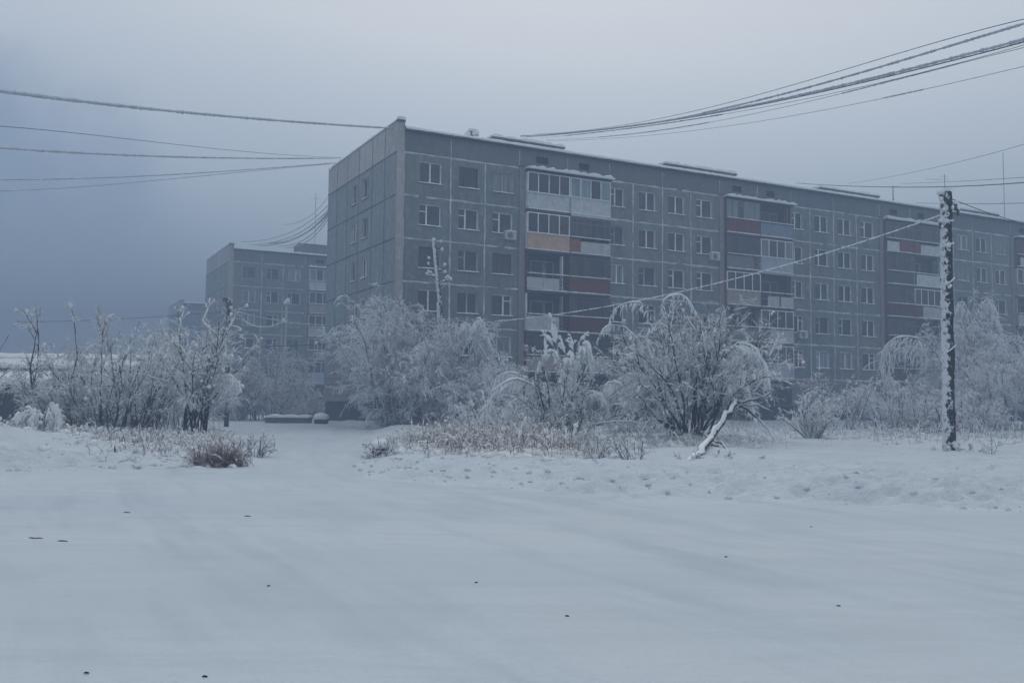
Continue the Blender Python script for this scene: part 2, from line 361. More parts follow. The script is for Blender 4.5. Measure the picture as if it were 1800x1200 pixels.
def sill_mesh(w):
    k = round(w, 2)
    if k not in _sl:
        mb = MB(); n = 8; mb.box(-.07, w+.07, -.23, .02, -.06, -.012, 'slab_concrete')
        hh = [.03+.035*RNG.random() for _ in range(n+1)]
        for i in range(n):
            x0 = -.07+(w+.14)*i/n; x1 = -.07+(w+.14)*(i+1)/n
            mb.quad([(x0, -.24, -.012), (x1, -.24, -.012), (x1, -.21, hh[i+1]), (x0, -.21, hh[i])], 'snow'); mb.quad([(x0, -.21, hh[i]), (x1, -.21, hh[i+1]), (x1, .0, hh[i+1]+.03), (x0, .0, hh[i]+.03)], 'snow')
        _sl[k] = mb.mesh('sill')
    return _sl[k]
def window(parent, u, z, w, h, kind, fmat, gmat, plane='front', dep=.17, detail=True):
    if plane == 'front': loc, rot = (u, dep, z), (0, 0, 0)
    else: loc, rot = (dep, u+w, z), (0, 0, -pi/2)
    o = link('window', frame_mesh(w, h, kind, fmat), parent, loc, rot)
    link('pane', pane_mesh(w, h, gmat), o)
    if detail: link('sill', sill_mesh(w), o)
    return o
def ribbed(mb, x0, x1, y, z0, z1, mat, step=.14, d=.025):
    n = max(1, int((x1-x0)/step)); w = (x1-x0)/n
    for i in range(n):
        a = x0+i*w; mb.quad([(a, y, z0), (a+w*.6, y, z0), (a+w*.6, y, z1), (a, y, z1)], mat)
        mb.quad([(a+w*.6, y, z0), (a+w*.75, y+d, z0), (a+w*.75, y+d, z1), (a+w*.6, y, z1)], mat)
        mb.quad([(a+w*.75, y+d, z0), (a+w*.9, y+d, z0), (a+w*.9, y+d, z1), (a+w*.75, y+d, z1)], mat)
        mb.quad([(a+w*.9, y+d, z0), (a+w, y, z0), (a+w, y, z1), (a+w*.9, y+d, z1)], mat)
def snow_strip(mb, x0, x1, y0, y1, z, h=.08, mat='snow', n=None):
    n = n or max(4, int((x1-x0)/.25)); xs = np.linspace(x0, x1, n+1); hs = h*(.55+.75*RNG.random(n+1)); ov = .04*RNG.random(n+1)
    hs[0] *= .5; hs[-1] *= .5
    for i in range(n):
        a, b_, ha, hb = xs[i], xs[i+1], hs[i], hs[i+1]; f0, f1 = y0-ov[i], y0-ov[i+1]
        mb.quad([(a, f0, z-.02), (b_, f1, z-.02), (b_, f1, z+hb*.7), (a, f0, z+ha*.7)], mat); mb.quad([(a, f0, z+ha*.7), (b_, f1, z+hb*.7), (b_, y0+.08, z+hb), (a, y0+.08, z+ha)], mat)
        mb.quad([(a, y0+.08, z+ha), (b_, y0+.08, z+hb), (b_, y1, z+hb), (a, y1, z+ha)], mat); mb.quad([(a, f0, z-.02), (a, y1, z-.02), (b_, y1, z-.02), (b_, f1, z-.02)], mat)
    for e in (0, n):
        mb.quad([(xs[e], y0, z-.02), (xs[e], y0, z+hs[e]*.8), (xs[e], y1, z+hs[e]*.8), (xs[e], y1, z-.02)], mat)
BY = -.34
def balcony(parent, u0, u1, zf, spec):
    """spec: panels [(a,b,material,style)], glaze, pane, side"""
    pn, gl, pm, side, openback = spec
    z0 = zf+.02; w = u1-u0; mb = MB()
    mb.box(0, w, BY+.02, .88, -.16, 0, 'slab_concrete'); snow_strip(mb, .02, w-.02, BY-.05, BY+.12, .0 if False else -.0, .07)
    o = mb.build('balcony', parent, (u0, 0, z0))
    q = MB()
    for (a, b_, mt, st) in pn:
        x0, x1 = a*w+.01, b_*w-.01; zt = 1.08
        if st == 'rib': ribbed(q, x0, x1, BY, .06, zt, mt)
        elif st == 'big': ribbed(q, x0, x1, BY-.03, -.2, zt+.04, mt, .2, .012)
        elif st == 'bars':
            for i in range(4): q.box(x0, x1, BY, BY+.02, .12+i*.27, .17+i*.27, mt)
        elif st == 'low': q.box(x0, x1, BY, BY+.03, .08, .86, mt)
        elif st == 'siding':
            for i in range(9): q.box(x0, x1, BY-.006*(i % 2), BY+.03, .0+i*.122, .0+(i+1)*.122-.003, mt)
        else: q.box(x0, x1, BY, BY+.03, .06, zt-.06, mt)
    q.box(0, w, BY-.01, BY+.05, 1.09, 1.13, 'dark_frame' if gl in (None, 'wood_frame', 'dark_frame') else gl)
    q.build('railing_panel', o)
    if gl:
        g = MB(); npn = spec[1] and (6 if gl in ('wood_frame', 'dark_frame') else 4); zt, zb = 2.56, 1.14
        g.box(0, w, BY, BY+.06, zt-.07, zt, gl); g.box(0, w, BY, BY+.06, zb, zb+.06, gl); t = .022 if npn > 4 else .035
        for i in range(npn+1):
            x = min(max(w*i/npn, t), w-t); g.box(x-t, x+t, BY-.005, BY+.055, zb+.06, zt-.07, gl)
        if npn > 4: g.box(0, w, BY+.005, BY+.045, zt-.45, zt-.41, gl)
        g.build('glazing_frame', o); g = MB(); kk = npn
        for i in range(kk):
            mt = pm[i % len(pm)]
            if mt: g.box(w*i/kk+t, w*(i+1)/kk-t, BY+.02, BY+.035, zb+.06, zt-.07, mt)
        g.build('pane', o)
    g = MB(); g.box(-.0, .07, BY+.07, .86, .0, 2.55, side); g.box(.5*w-.8, .5*w+.25, .80, .86, .75, 2.2, 'aged_frame' if openback else 'dark_frame')
    g.box(.5*w-.73, .5*w+.18, .77, .81, .82, 2.13, 'glass_dark'); g.box(.5*w+.3, .5*w+1.05, .80, .86, .02, 2.2, 'aged_frame' if openback else 'dark_frame'); g.box(.5*w+.38, .5*w+.97, .77, .81, .8, 2.13, 'glass_dark')
    if openback: g.box(w-.55, w-.5, BY+.05, .1, 0, 2.5, openback)
    g.build('balcony_back_wall', o)
    g = MB(); snow_strip(g, .03, w-.03, BY-.09, BY+.05, 1.135, .05); g.build('snow_ledge', o)
    return o
W_, Wp, MR, MD, LB = 'white_cladding', 'pale_panel', 'maroon_panel', 'maroon_dark', 'light_blue_panel'
dk, gr, cu, mv, pl, gn = 'glass_dark', 'glass_grey', 'glass_curtain', 'glass_mauve', 'glass_pale', 'glass_green'
BAY = [
 [ # bay 1, storeys 5..1, left then right
  (([(0, 1, W_, 'rib')], 'white_frame', [gr, dk, dk, gr], 'white_frame', None), ([(0, 1, W_, 'big')], 'white_frame', [pl, pl, dk, pl], 'white_frame', None)),
  (([(0, 1, 'beige_panel', 'siding')], 'white_frame', [dk, dk, mv, mv], 'white_frame', None), ([(0, .26, 'brown_panel', 'flat'), (.26, 1, Wp, 'low')], 'wood_frame', [gr, mv, mv, dk, dk, mv], 'brown_panel', None)),
  (([(0, .38, Wp, 'low'), (.38, .76, Wp, 'low'), (.76, 1, 'dark_panel', 'bars')], None, [], MR, 'white_frame'), ([(0, 1, MR, 'rib')], 'dark_frame', [mv, dk, mv, dk, dk, mv], MR, None)),
  (([(0, .38, Wp, 'flat'), (.38, .76, Wp, 'flat'), (.76, 1, 'dark_panel', 'bars')], None, [], 'white_frame', 'tan_panel'), ([(0, 1, MD, 'rib')], 'dark_frame', [mv, dk, dk, dk, dk, mv], MD, None)),
  (([(0, 1, 'tan_panel', 'flat')], 'dark_frame', [dk, mv, dk, dk, mv, dk], MD, None), ([(0, .52, 'grey_mesh', 'flat'), (.52, 1, Wp, 'flat')], 'dark_frame', [dk, dk, mv, dk, dk, dk], MD, None))],
 [
  (([(0, 1, MR, 'rib')], 'wood_frame', [gn, gn, gr, gn, gn, gn], MR, None), ([(0, 1, 'blue_board', 'flat')], None, [], 'loggia_wall', 'brown_panel')),
  (([(0, .8, 'grey_mesh', 'flat'), (.8, 1, 'dark_panel', 'bars')], 'dark_frame', [mv, dk, mv, dk, mv, mv], MD, None), ([(0, 1, LB, 'big')], 'white_frame', [cu, gr, gr, cu], 'white_frame', None)),
  (([(0, 1, 'tan_panel', 'rib')], 'white_frame', [gr, dk, dk, dk], 'brown_panel', None), ([(0, .2, 'dark_panel', 'bars'), (.2, .56, Wp, 'low'), (.6, 1, Wp, 'low')], None, [], 'brown_panel', 'maroon_dark')),
  (([(0, .5, 'grey_mesh', 'flat'), (.5, 1, 'grey_mesh', 'flat')], None, [], MD, MD), ([(0, .3, 'grey_mesh', 'flat'), (.3, 1, Wp, 'flat')], 'white_frame', [gr, dk, dk, gr], 'aged_frame', None)),
  (([(0, 1, 'dark_panel', 'flat')], 'dark_frame', [dk]*6, MD, None), ([(0, 1, 'light_blue_panel', 'big')], 'white_frame', [dk, gr, gr, mv], 'aged_frame', None))],
 [
  (([(.03, .40*1.2, W_, 'low'), (.5, 1, MR, 'flat')], 'wood_frame', [gr, dk, gr, dk, dk, gr], MD, None), ([(0, .24, MR, 'flat'), (.26, 1, W_, 'low')], 'wood_frame', [dk, dk, gr, gr, dk, gr], 'loggia_wall', None)),
  (([(0, 1, 'dark_panel', 'flat')], 'dark_frame', [mv, dk, mv, mv, dk, mv], MR, None), ([(.08, 1, W_, 'flat')], None, [], 'white_frame', 'grey_mesh')),
  (([(0, 1, MD, 'rib')], 'dark_frame', [mv, mv, mv, dk, mv, mv], MR, None), ([(0, .3, MD, 'flat'), (.3, 1, Wp, 'flat')], 'white_frame', [gr, dk, gr, dk], 'aged_frame', None)),
  (([(0, 1, MD, 'flat')], 'dark_frame', [mv]*6, MR, None), ([(0, 1, 'dark_panel', 'flat')], None, [], 'aged_frame', MD)),
  (([(0, 1, MD, 'flat')], 'dark_frame', [dk]*6, MR, None), ([(0, 1, 'grey_mesh', 'flat')], 'aged_frame', [dk]*4, 'aged_frame', None))],
 [
  (([(.15, 1, W_, 'low')], 'dark_frame', [mv, MR, mv, mv, mv, mv], MR, None), ([(0, 1, MR, 'rib')], 'dark_frame', [mv]*6, MR, None)),
  (([(0, 1, 'grey_mesh', 'flat')], 'white_frame', [gr, mv, dk, gr], 'aged_frame', None), ([(0, 1, Wp, 'low')], None, [], 'aged_frame', MD)),
  (([(0, 1, Wp, 'flat')], None, [], 'aged_frame', 'brown_panel'), ([(0, 1, LB, 'flat')], 'white_frame', [gr]*4, 'aged_frame', None)),
  (([(0, 1, Wp, 'flat')], 'dark_frame', [dk]*6, MD, None), ([(0, 1, MR, 'rib')], 'dark_frame', [mv]*6, MD, None)),
  (([(0, 1, 'dark_panel', 'flat')], 'dark_frame', [dk]*6, MD, None), ([(0, 1, Wp, 'flat')], 'aged_frame', [dk]*4, MD, None))]]
BAY2 = [[((a[1]), (a[0])) for a in BAY[1]]]
BAY2[0][0] = (([(0, 1, W_, 'flat')], 'white_frame', [pl, gr, pl, gr], W_, None), ([(0, 1, W_, 'flat')], 'white_frame', [pl]*4, W_, None))
BAY2[0][1] = (([(0, 1, 'tan_panel', 'flat')], 'white_frame', [gr, dk, gr, dk], MR, None), ([(0, 1, 'tan_panel', 'flat')], 'white_frame', [gr]*4, MR, None))
BAY2[0][2] = (([(0, 1, Wp, 'flat')], 'white_frame', [dk, gr, dk, gr], MR, None), ([(0, 1, Wp, 'flat')], None, [], MR, 'brown_panel'))
def apartments(corner, nbay, label, bays, kinds, wseed, full=True, ground=.0, depth=15.25, extras=True):
    global RNG
    RNG = np.random.default_rng(wseed)
    B = empty('apartment_building', (corner[0], corner[1], 0), RZ, label, 'apartment building')
    LEN = 9.4+17.5*nbay; K = [KZ-2.8*i for i in range(6)]; top = KZ+1.46
    wins = []; ops = []; cols = [(1.58, 3.14, 3), (4.40, 5.86, 3), (6.93, 8.45, 3)]
    jo = [3.80, 6.33]; pil = [(8.92, 9.38)]; log = []
    for b_ in range(nbay):
        s = 9.4+17.5*b_
        log.append((s, s+6.85)); cols += [(s+7.06, s+8.22, 1), (s+9.52, s+11.05, 0), (s+12.18, s+13.72, 0), (s+14.85, s+16.40, 0)]
        jo += [s+9.0, s+11.65, s+14.3]; pil.append((s+17.02, s+17.48))
    for i in range(5):
        for c_ in cols: ops.append((c_[0], c_[1], K[i]-1.86, K[i]-.44))
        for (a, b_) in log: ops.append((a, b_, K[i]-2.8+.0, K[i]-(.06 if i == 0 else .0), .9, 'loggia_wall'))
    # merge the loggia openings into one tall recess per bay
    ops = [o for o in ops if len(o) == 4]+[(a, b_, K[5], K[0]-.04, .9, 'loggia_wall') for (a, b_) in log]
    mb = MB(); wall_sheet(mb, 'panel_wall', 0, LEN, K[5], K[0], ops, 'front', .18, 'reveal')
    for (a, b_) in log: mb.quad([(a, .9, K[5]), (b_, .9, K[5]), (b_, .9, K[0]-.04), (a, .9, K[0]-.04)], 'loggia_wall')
    mb.quad([(0, depth, K[5]), (0, depth, K[0]), (LEN, depth, K[0]), (LEN, depth, K[5])], 'panel_wall')
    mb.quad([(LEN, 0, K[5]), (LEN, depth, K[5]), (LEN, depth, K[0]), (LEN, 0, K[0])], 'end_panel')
    ends = []
    for i in range(5):
        ends += [(8.1, 9.15, K[i]-1.95, K[i]-.55), (5.55, 6.85, K[i]-1.95, K[i]-.5)]
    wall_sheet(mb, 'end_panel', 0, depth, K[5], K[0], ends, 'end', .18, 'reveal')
    mb.build('wall', B)
    # attic storey
    vents = []
    for b_ in range(nbay):
        s = 9.4+17.5*b_; vents += [(s+.85, s+1.8, KZ+.50, KZ+.98), (s+4.35, s+5.2, KZ+.50, KZ+.98)]
    mb = MB(); wall_sheet(mb, 'attic_panel', 0, LEN, K[0], top, vents, 'front', .4, 'undercroft')
    for v in vents: mb.quad([(v[0], .4, v[2]), (v[1], .4, v[2]), (v[1], .4, v[3]), (v[0], .4, v[3])], 'undercroft')
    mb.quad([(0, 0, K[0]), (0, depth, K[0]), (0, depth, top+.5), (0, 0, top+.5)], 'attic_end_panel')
    mb.quad([(0, depth, K[0]), (0, depth, top), (LEN, depth, top), (LEN, depth, K[0])], 'attic_panel'); mb.quad([(LEN, 0, K[0]), (LEN, depth, K[0]), (LEN, depth, top), (LEN, 0, top)], 'attic_panel')
    mb.build('attic_wall', B)
    # end parapet and proud corner strip
    mb = MB(); mb.box(-.012, .47, -.10, .0-.003, K[5], top+.62, 'corner_strip'); mb.box(.003, .45, .0, depth, top-.1, top+.55, 'corner_strip'); mb.box(-.05, .5, -.13, .0-.001, top+.45, top+.625, 'slab_concrete')
    mb.build('parapet', B)
    for (a, b_) in pil: mb = MB(); mb.box(a, b_, -.09, -.003, K[5]-.1, K[0]+.05, 'pilaster_plaster'); mb.box(a-.03, b_+.05, -.12, -.004, K[0]+.05, K[0]+.14, 'slab_concrete'); mb.build('pilaster', B)
    # joints
    mb = MB()
    def bead(x0, x1, z, w=.14):
        n = max(2, int((x1-x0)/.5)); xs = np.linspace(x0, x1, n+1); j = RNG.uniform(-.022, .022, n+1); ww = w*RNG.uniform(.35, 1.15, n+1)
        for i in range(n):
            if RNG.random() < .05: continue
            a, b2 = xs[i], xs[i+1]; mb.quad([(a, -.006, z+j[i]-ww[i]/2), (b2, -.006, z+j[i+1]-ww[i+1]/2), (b2, -.03, z+j[i+1]), (a, -.03, z+j[i])], 'joint_frost')
            mb.quad([(a, -.03, z+j[i]), (b2, -.03, z+j[i+1]), (b2, -.006, z+j[i+1]+ww[i+1]/2), (a, -.006, z+j[i]+ww[i]/2)], 'joint_frost')
    def vbead(x, z0, z1, w=.125, mt='joint_frost'):
        n = max(2, int((z1-z0)/.45)); zs = np.linspace(z0, z1, n+1); j = RNG.uniform(-.02, .02, n+1); ww = w*RNG.uniform(.3, 1.15, n+1)
        for i in range(n):
            a, b2 = zs[i], zs[i+1]; mb.quad([(x+j[i]-ww[i]/2, -.007, a), (x+j[i], -.033, a), (x+j[i+1], -.033, b2), (x+j[i+1]-ww[i+1]/2, -.007, b2)], mt)
            mb.quad([(x+j[i], -.033, a), (x+j[i]+ww[i]/2, -.007, a), (x+j[i+1]+ww[i+1]/2, -.007, b2), (x+j[i+1], -.033, b2)], mt)
    segs = [(.48, 8.9)]+[(9.4+17.5*b_+6.9, 9.4+17.5*b_+17.0) for b_ in range(nbay)]
    for k in range(6):
        for (a, b_) in segs: bead(a, b_, K[k])
    for x in jo: vbead(x, K[5], K[0])
    vbead(.5, K[5], K[0], .10)
    for x in [3.8, 8.95]+[9.4+17.5*b_+q for b_ in range(nbay) for q in (3.4, 6.95, 11.65, 17.1)]: vbead(x, K[0], top-.25, .08)
    # end wall joints
    for y in (12.85, 10.3, 7.63, 4.79, 2.27):
        mb.box(-.014, -.003, y-.03, y+.03, K[5], top+.45, 'joint_dark')
    for k in range(5):
        n = 30; ys = np.linspace(.1, depth, n+1)
        for i in range(n):
            w0 = RNG.uniform(.03, .075); mb.box(-.016, -.002, ys[i], ys[i+1], K[k]-w0, K[k]+RNG.uniform(.01, .04), 'joint_dark' if k < 4 else 'joint_frost')
    mb.build('joint', B)
    # plinth
    mb = MB(); pz = 1.62
    mb.quad([(.0, .02, pz), (LEN, .02, pz), (LEN, .02, K[5]), (0, .02, K[5])], 'block_plinth'); mb.quad([(0.02, .02, pz), (.02, .02, K[5]), (.02, depth, K[5]), (.02, depth, pz)], 'concrete')
    for i in range(5): mb.box(-.004, .02, .03, depth, pz+.02+i*.42, pz+.02+i*.42+.37, 'slab_concrete' if False else 'pilaster_plaster')
    for i in range(5): 
        for (a, b_) in segs: mb.box(a, b_, -.004, .018, pz+.02+i*.42, pz+.02+i*.42+.385, 'pilaster_plaster' if False else 'block_plinth')
    for (a, b_) in log: mb.box(a, b_, -.02, .018, pz, K[5]-.18, 'undercroft'); mb.box(a-.02, b_+.02, -.36, .018, K[5]-.17, K[5]-.0, 'slab_concrete')
    mb.build('plinth', B)
    mb = MB(); mb.box(.12, LEN-.1, .3, depth-.1, ground-.3, pz-.02, 'undercroft'); mb.build('undercroft', B)
    mb = MB(); snow_strip(mb, 0, 8.9, -.10, .1, pz-.03, .06); mb.build('snow_ledge', B)
    # roof deck and snow
    mb = MB(); mb.box(.5, LEN+.25, -.28, depth+.2, top-.10, top+.02, 'roof_felt'); ro = mb.build('roof', B)
    nx, ny = int(LEN/.35), 26
    xs = np.linspace(.46, LEN+.2, nx); ys = np.concatenate([[-.30, -.33, -.28, -.18, 0], np.linspace(.4, depth+.15, ny-5)])
    X, Y = np.meshgrid(xs, ys, indexing='ij'); prof = np.interp(Y, [-.33, -.28, -.18, 0, 2, depth], [.0, .09, .16, .19, .34, .3])
    prof[:, 0] = 0.0
    nn = np.cumsum(RNG.standard_normal(nx))*.03; nn -= np.convolve(nn, np.ones(25)/25, 'same'); nn2 = RNG.uniform(0, .07, nx)
    Z = top+.025+np.clip(prof*(1+.8*nn[:, None])+(nn2[:, None]*(Y > -.3)), .0, .6); Z[:, 0] = top+.0; Y[:, :4] += (nn2*1.2)[:, None]-.05
    idx = np.arange(nx*ny).reshape(nx, ny); Q = np.stack([idx[:-1, :-1], idx[1:, :-1], idx[1:, 1:], idx[:-1, 1:]], -1).reshape(-1, 4)
    link('snow_cover', mesh_np('snow_cover', np.stack([X, Y, Z], -1).reshape(-1, 3), Q, 'snow', True), ro)
    mb = MB(); 
    n = 40; ys = np.linspace(-.14, depth+.05, n+1); hs = .09+.09*RNG.random(n+1)
    for i in range(n):
        a, b_, h0, h1 = ys[i], ys[i+1], hs[i], hs[i+1]; t0 = top+.555+(.07 if i == 0 else 0)
        mb.quad([(-.05, a, t0), (-.02, a, t0+h0), (-.02, b_, t0+h1), (-.05, b_, t0)], 'snow'); mb.quad([(-.02, a, t0+h0), (.5, a, t0+h0), (.5, b_, t0+h1), (-.02, b_, t0+h1)], 'snow'); mb.quad([(.5, a, t0+h0), (.52, a, t0-.02), (.52, b_, t0-.02), (.5, b_, t0+h1)], 'snow')
    mb.quad([(-.05, ys[0], top+.6), (.52, ys[0], top+.6), (.5, ys[0], top+.62+hs[0]), (-.02, ys[0], top+.62+hs[0])], 'snow'); mb.build('parapet_snow', B)
    # stair heads / ventilation galleries on the roof
    for b_ in range(nbay):
        s = 9.4+17.5*b_; w0, w1 = (s+.5, s+6.6) if b_ == 0 else (s-1.0, s+6.4)
        mb = MB(); mb.box(w0, w1, 6, 9.2, top, top+2.25, 'attic_panel'); mb.box(w0-.12, w1+.12, 5.9, 9.3, top+2.25, top+2.36, 'slab_concrete'); o = mb.build('roof_gallery', B)
        mb = MB(); snow_strip(mb, w0-.1, w1+.1, 5.92, 9.2, top+2.37, .22); mb.build('snow_cover', o)
    # windows
    for i in range(5):
        for j, c_ in enumerate(cols):
            w, h = c_[1]-c_[0], 1.42; key = kinds.get((i, j))
            if key is None:
                kk = RNG.choice(['A', 'A', 'B', 'B', 'N', 'R']); fm = RNG.choice(['white_frame', 'white_frame', 'white_frame', 'aged_frame']); gm = RNG.choice([dk, dk, gr, gr, cu, cu, mv, pl])
            else: kk, fm, gm = key
            window(B, c_[0], K[i]-1.86, w, h, str(kk), str(fm), str(gm), detail=full)
        for (y0, w, kk) in ((8.1, 1.05, 'A'), (5.55, 1.3, 'A')):
            window(B, y0, K[i]-1.95, w, 1.4 if y0 > 6 else 1.45, kk, RNG.choice(['white_frame', 'aged_frame']).item(), gr, 'end', detail=full)
    for b_ in range(nbay):
        s = 9.4+17.5*b_; bb = bays[b_ % len(bays)]
        for i in range(5):
            balcony(B, s+.02, s+3.40, K[i]-2.8, bb[i][0]); balcony(B, s+3.44, s+6.83, K[i]-2.8, bb[i][1])
        mb = MB(); mb.box(s-.05, s+6.95, BY-.16, .0-.004, K[0]-.10, K[0]-.04, 'roof_felt'); snow_strip(mb, s-.12, s+7.0, BY-.30, -.004, K[0]-.035, .22); mb.build('balcony_canopy', B)
    if not extras: return B
    # air conditioners under three sills
    for (u, z) in ((7.75, K[1]-2.28), (24.95+.45, K[1]-2.28), (7.5+9.4+17.5, K[3]-2.3)):
        mb = MB(); mb.box(0, .82, -.36, -.04, 0, .56, 'ac_white'); mb.box(.05, .12, -.04, 0.0-.003, .05, .12, 'dark_frame'); mb.box(.7, .77, -.04, -.003, .05, .12, 'dark_frame'); snow_strip(mb, 0, .82, -.37, -.04, .562, .08, n=4)
        o = mb.build('air_conditioner', B, (u, 0, z)); V = []; Q = []
        n = 20; a = np.arange(n)*2*pi/n; g = MB()
        g.quad([(.34+.22*cos(t), -.366, .28+.22*sin(t)) for t in a], 'dark_panel'); 
        for r_ in (.08, .15): 
            for i in range(n):
                t0, t1 = a[i], a[(i+1) % n]; g.quad([(.34+r_*cos(t0), -.374, .28+r_*sin(t0)), (.34+r_*cos(t1), -.374, .28+r_*sin(t1)), (.34+(r_+.02)*cos(t1), -.374, .28+(r_+.02)*sin(t1)), (.34+(r_+.02)*cos(t0), -.374, .28+(r_+.02)*sin(t0))], 'ac_white')
        g.build('fan_grille', o)
    return B
wf, af, dfm = 'white_frame', 'aged_frame', 'dark_frame'
kinds = {(0, 0): ('A', wf, gr), (0, 1): ('N', dfm, dk), (0, 2): ('A', af, cu), (1, 0): ('B', wf, gr), (1, 1): ('B', wf, gr), (1, 2): ('B', wf, gr), (2, 0): ('B', dfm, gr), (2, 1): ('B', af, gr), (2, 2): ('B', dfm, mv),
 (3, 0): ('A', wf, mv), (3, 1): ('A', af, mv), (3, 2): ('R', wf, gr), (0, 3): ('B', wf, gr), (1, 3): ('N', af, gr), (2, 3): ('A', wf, cu), (0, 4): ('A', wf, gr), (0, 5): ('A', wf, gr), (0, 6): ('B', wf, mv), (1, 4): ('A', wf, mv), (1, 5): ('A', wf, gr),
 (1, 6): ('B', wf, mv), (2, 4): ('B', af, gr), (2, 5): ('B', wf, gr), (2, 6): ('B', wf, mv), (0, 7): ('B', wf, dk), (0, 8): ('A', wf, dk), (0, 9): ('A', wf, mv), (0, 10): ('B', wf, dk), (1, 8): ('B', wf, dk), (1, 9): ('A', wf, dk), (1, 10): ('A', wf, mv)}
CX, CY = -7.528, 60.187
apartments((CX, CY), 4, 'long grey five-storey panel apartment block with maroon and white balconies filling the middle and right', BAY, kinds, 3)
_c = at(404, 424, 109.4); apartments((_c[0], 109.4), 2, 'hazier grey panel apartment block standing behind and left of the long one', BAY2, {}, 5, full=False, extras=False)
apartments((-60.5, 172.), 1, 'far block that is only a faint shape in the fog at the left', BAY2, {}, 9, full=False, extras=False)

# ------------------------------------------------------------------ ground
RB = np.array([(60, 12.2), (20, 13.2), (12, 13.9), (7.83, 14.58), (4.69, 15.67), (1.04, 16.93), (-2.28, 19.35), (-3.69, 21.52), (-4.3, 25), (-4.58, 29.7), (-6, 40), (-8.3, 56), (-14.5, 73), (-18, 84), (0, 110), (300, 260)], float)
LBd = np.array([(-300, 17.5), (-60, 18.5), (-11.15, 20.83), (-7.35, 22.3), (-6.5, 24), (-7.07, 26.45), (-9, 33), (-11.03, 40.25), (-15, 52), (-21.2, 68.3), (-25, 80), (-60, 95), (-300, 150)], float)
TR = np.array([(-16, 82), (-9.5, 58), (-7, 42), (-5.6, 30), (-4.2, 24), (-1.2, 17), (2.2, 11), (5.5, 5), (8, -2), (12, -20)], float)   # line the cars take
def sdist(X, Y, PL):
    """distance to polyline, positive on its left side"""
    best = np.full(X.shape, 1e9); sg = np.zeros(X.shape)
    for a, b_ in zip(PL[:-1], PL[1:]):
        d = b_-a; L2 = d@d; t = np.clip(((X-a[0])*d[0]+(Y-a[1])*d[1])/L2, 0, 1); dx = X-a[0]-t*d[0]; dy = Y-a[1]-t*d[1]; q = np.hypot(dx, dy)
        s = np.sign(d[0]*dy-d[1]*dx); m_ = q < best-1e-9; best = np.where(m_, q, best); sg = np.where(m_, s, sg)
    return best*sg
def vnoise(X, Y, sc_, seed):
    r = np.random.default_rng(seed).random((256, 256)); x = X*sc_+1000; y = Y*sc_+1000; xi = np.floor(x).astype(int); yi = np.floor(y).astype(int); fx = x-xi; fy = y-yi
    fx = fx*fx*(3-2*fx); fy = fy*fy*(3-2*fy); g = lambda i, j: r[(xi+i) % 256, (yi+j) % 256]
    return (g(0, 0)*(1-fx)+g(1, 0)*fx)*(1-fy)+(g(0, 1)*(1-fx)+g(1, 1)*fx)*fy
def fbm(X, Y, sc_, seed, o=4): return sum(vnoise(X, Y, sc_*2**i, seed+i)*.5**i for i in range(o))/sum(.5**i for i in range(o))
ss = lambda x: np.clip(x, 0, 1)**2*(3-2*np.clip(x, 0, 1))
def gheight(X, Y):
    X = np.asarray(X, float); Y = np.asarray(Y, float)
    wig = (fbm(X, Y, .45, 11)-.5)*1.4
    r = -sdist(X, Y, RB)+wig; l = sdist(X, Y, LBd)+wig     # both positive inside their snow banks
    fr = ss(r/1.7); fl = ss(l/1.4)
    h = fr*(.20+.0014*np.clip(Y-20, 0, 40))+fl*.17
    h = h+fr*(fbm(X, Y, .35, 21)-.45)*.22+fl*(fbm(X, Y, .5, 31)-.45)*.22
    # trodden strip along the right-hand verge
    tr = ss(r/.8)*(1-ss((Y-21)/7)); h -= tr*np.clip(fbm(X, Y, 1.7, 41, 3)-.46, 0, 1)*.5
    tl = ss(l/.6)*(1-ss((l-4)/4)); h -= tl*np.clip(fbm(X, Y, 1.1, 45, 3)-.44, 0, 1)*.6
    f = np.maximum(fr, fl); h += f*(fbm(X, Y, 1.0, 51, 4)-.5)*.20+f*(Y < 60)*(np.abs(fbm(X, Y, 2.6, 55, 3)-.5)-.12)*.16*ss(r/.5+l/.5+0*X)
    # snow heaped by the verge on the left and along the building
    h += .72*np.exp(-((X+15.8)/3.6)**2-((Y-27)/2.6)**2)
    h += .22*np.exp(-((X-6.7)/3.2)**2-((Y-35)/2.6)**2)+.15*np.exp(-((X-1.8)/2.5)**2-((Y-36.5)/2.)**2)
    d = (X-CX)*cos(AZ)-(Y-CY)*sin(AZ); al = (X-CX)*sin(AZ)+(Y-CY)*cos(AZ)   # metres out from the facade, along it
    h += .18*np.exp(-((d-1.6)/1.5)**2)*ss((al+3)/4)
    dt_ = sdist(X, Y, TR); h -= (1-f)*(np.exp(-((np.abs(dt_)-.9)/.3)**2)*.018-np.exp(-((np.abs(dt_)-1.5)/.3)**2)*.010)
    h += (1-f)*((fbm(X, Y, .16, 61, 3)-.5)*.07+(fbm((X*.39-Y*.92)*.22, X*.92+Y*.39, .8, 65, 3)-.5)*.02)
    return h
FR = np.random.default_rng(8); FX = np.concatenate([FR.uniform(1, 17, 420), FR.uniform(-13, -7.5, 60)]); FY = np.concatenate([15+FR.gamma(2., 2.2, 420)+np.clip(2-FX[:420], 0, 5)*.7, FR.uniform(21.5, 24.5, 60)]); FA = FR.normal(.3, .5, 480)
_g0 = gheight
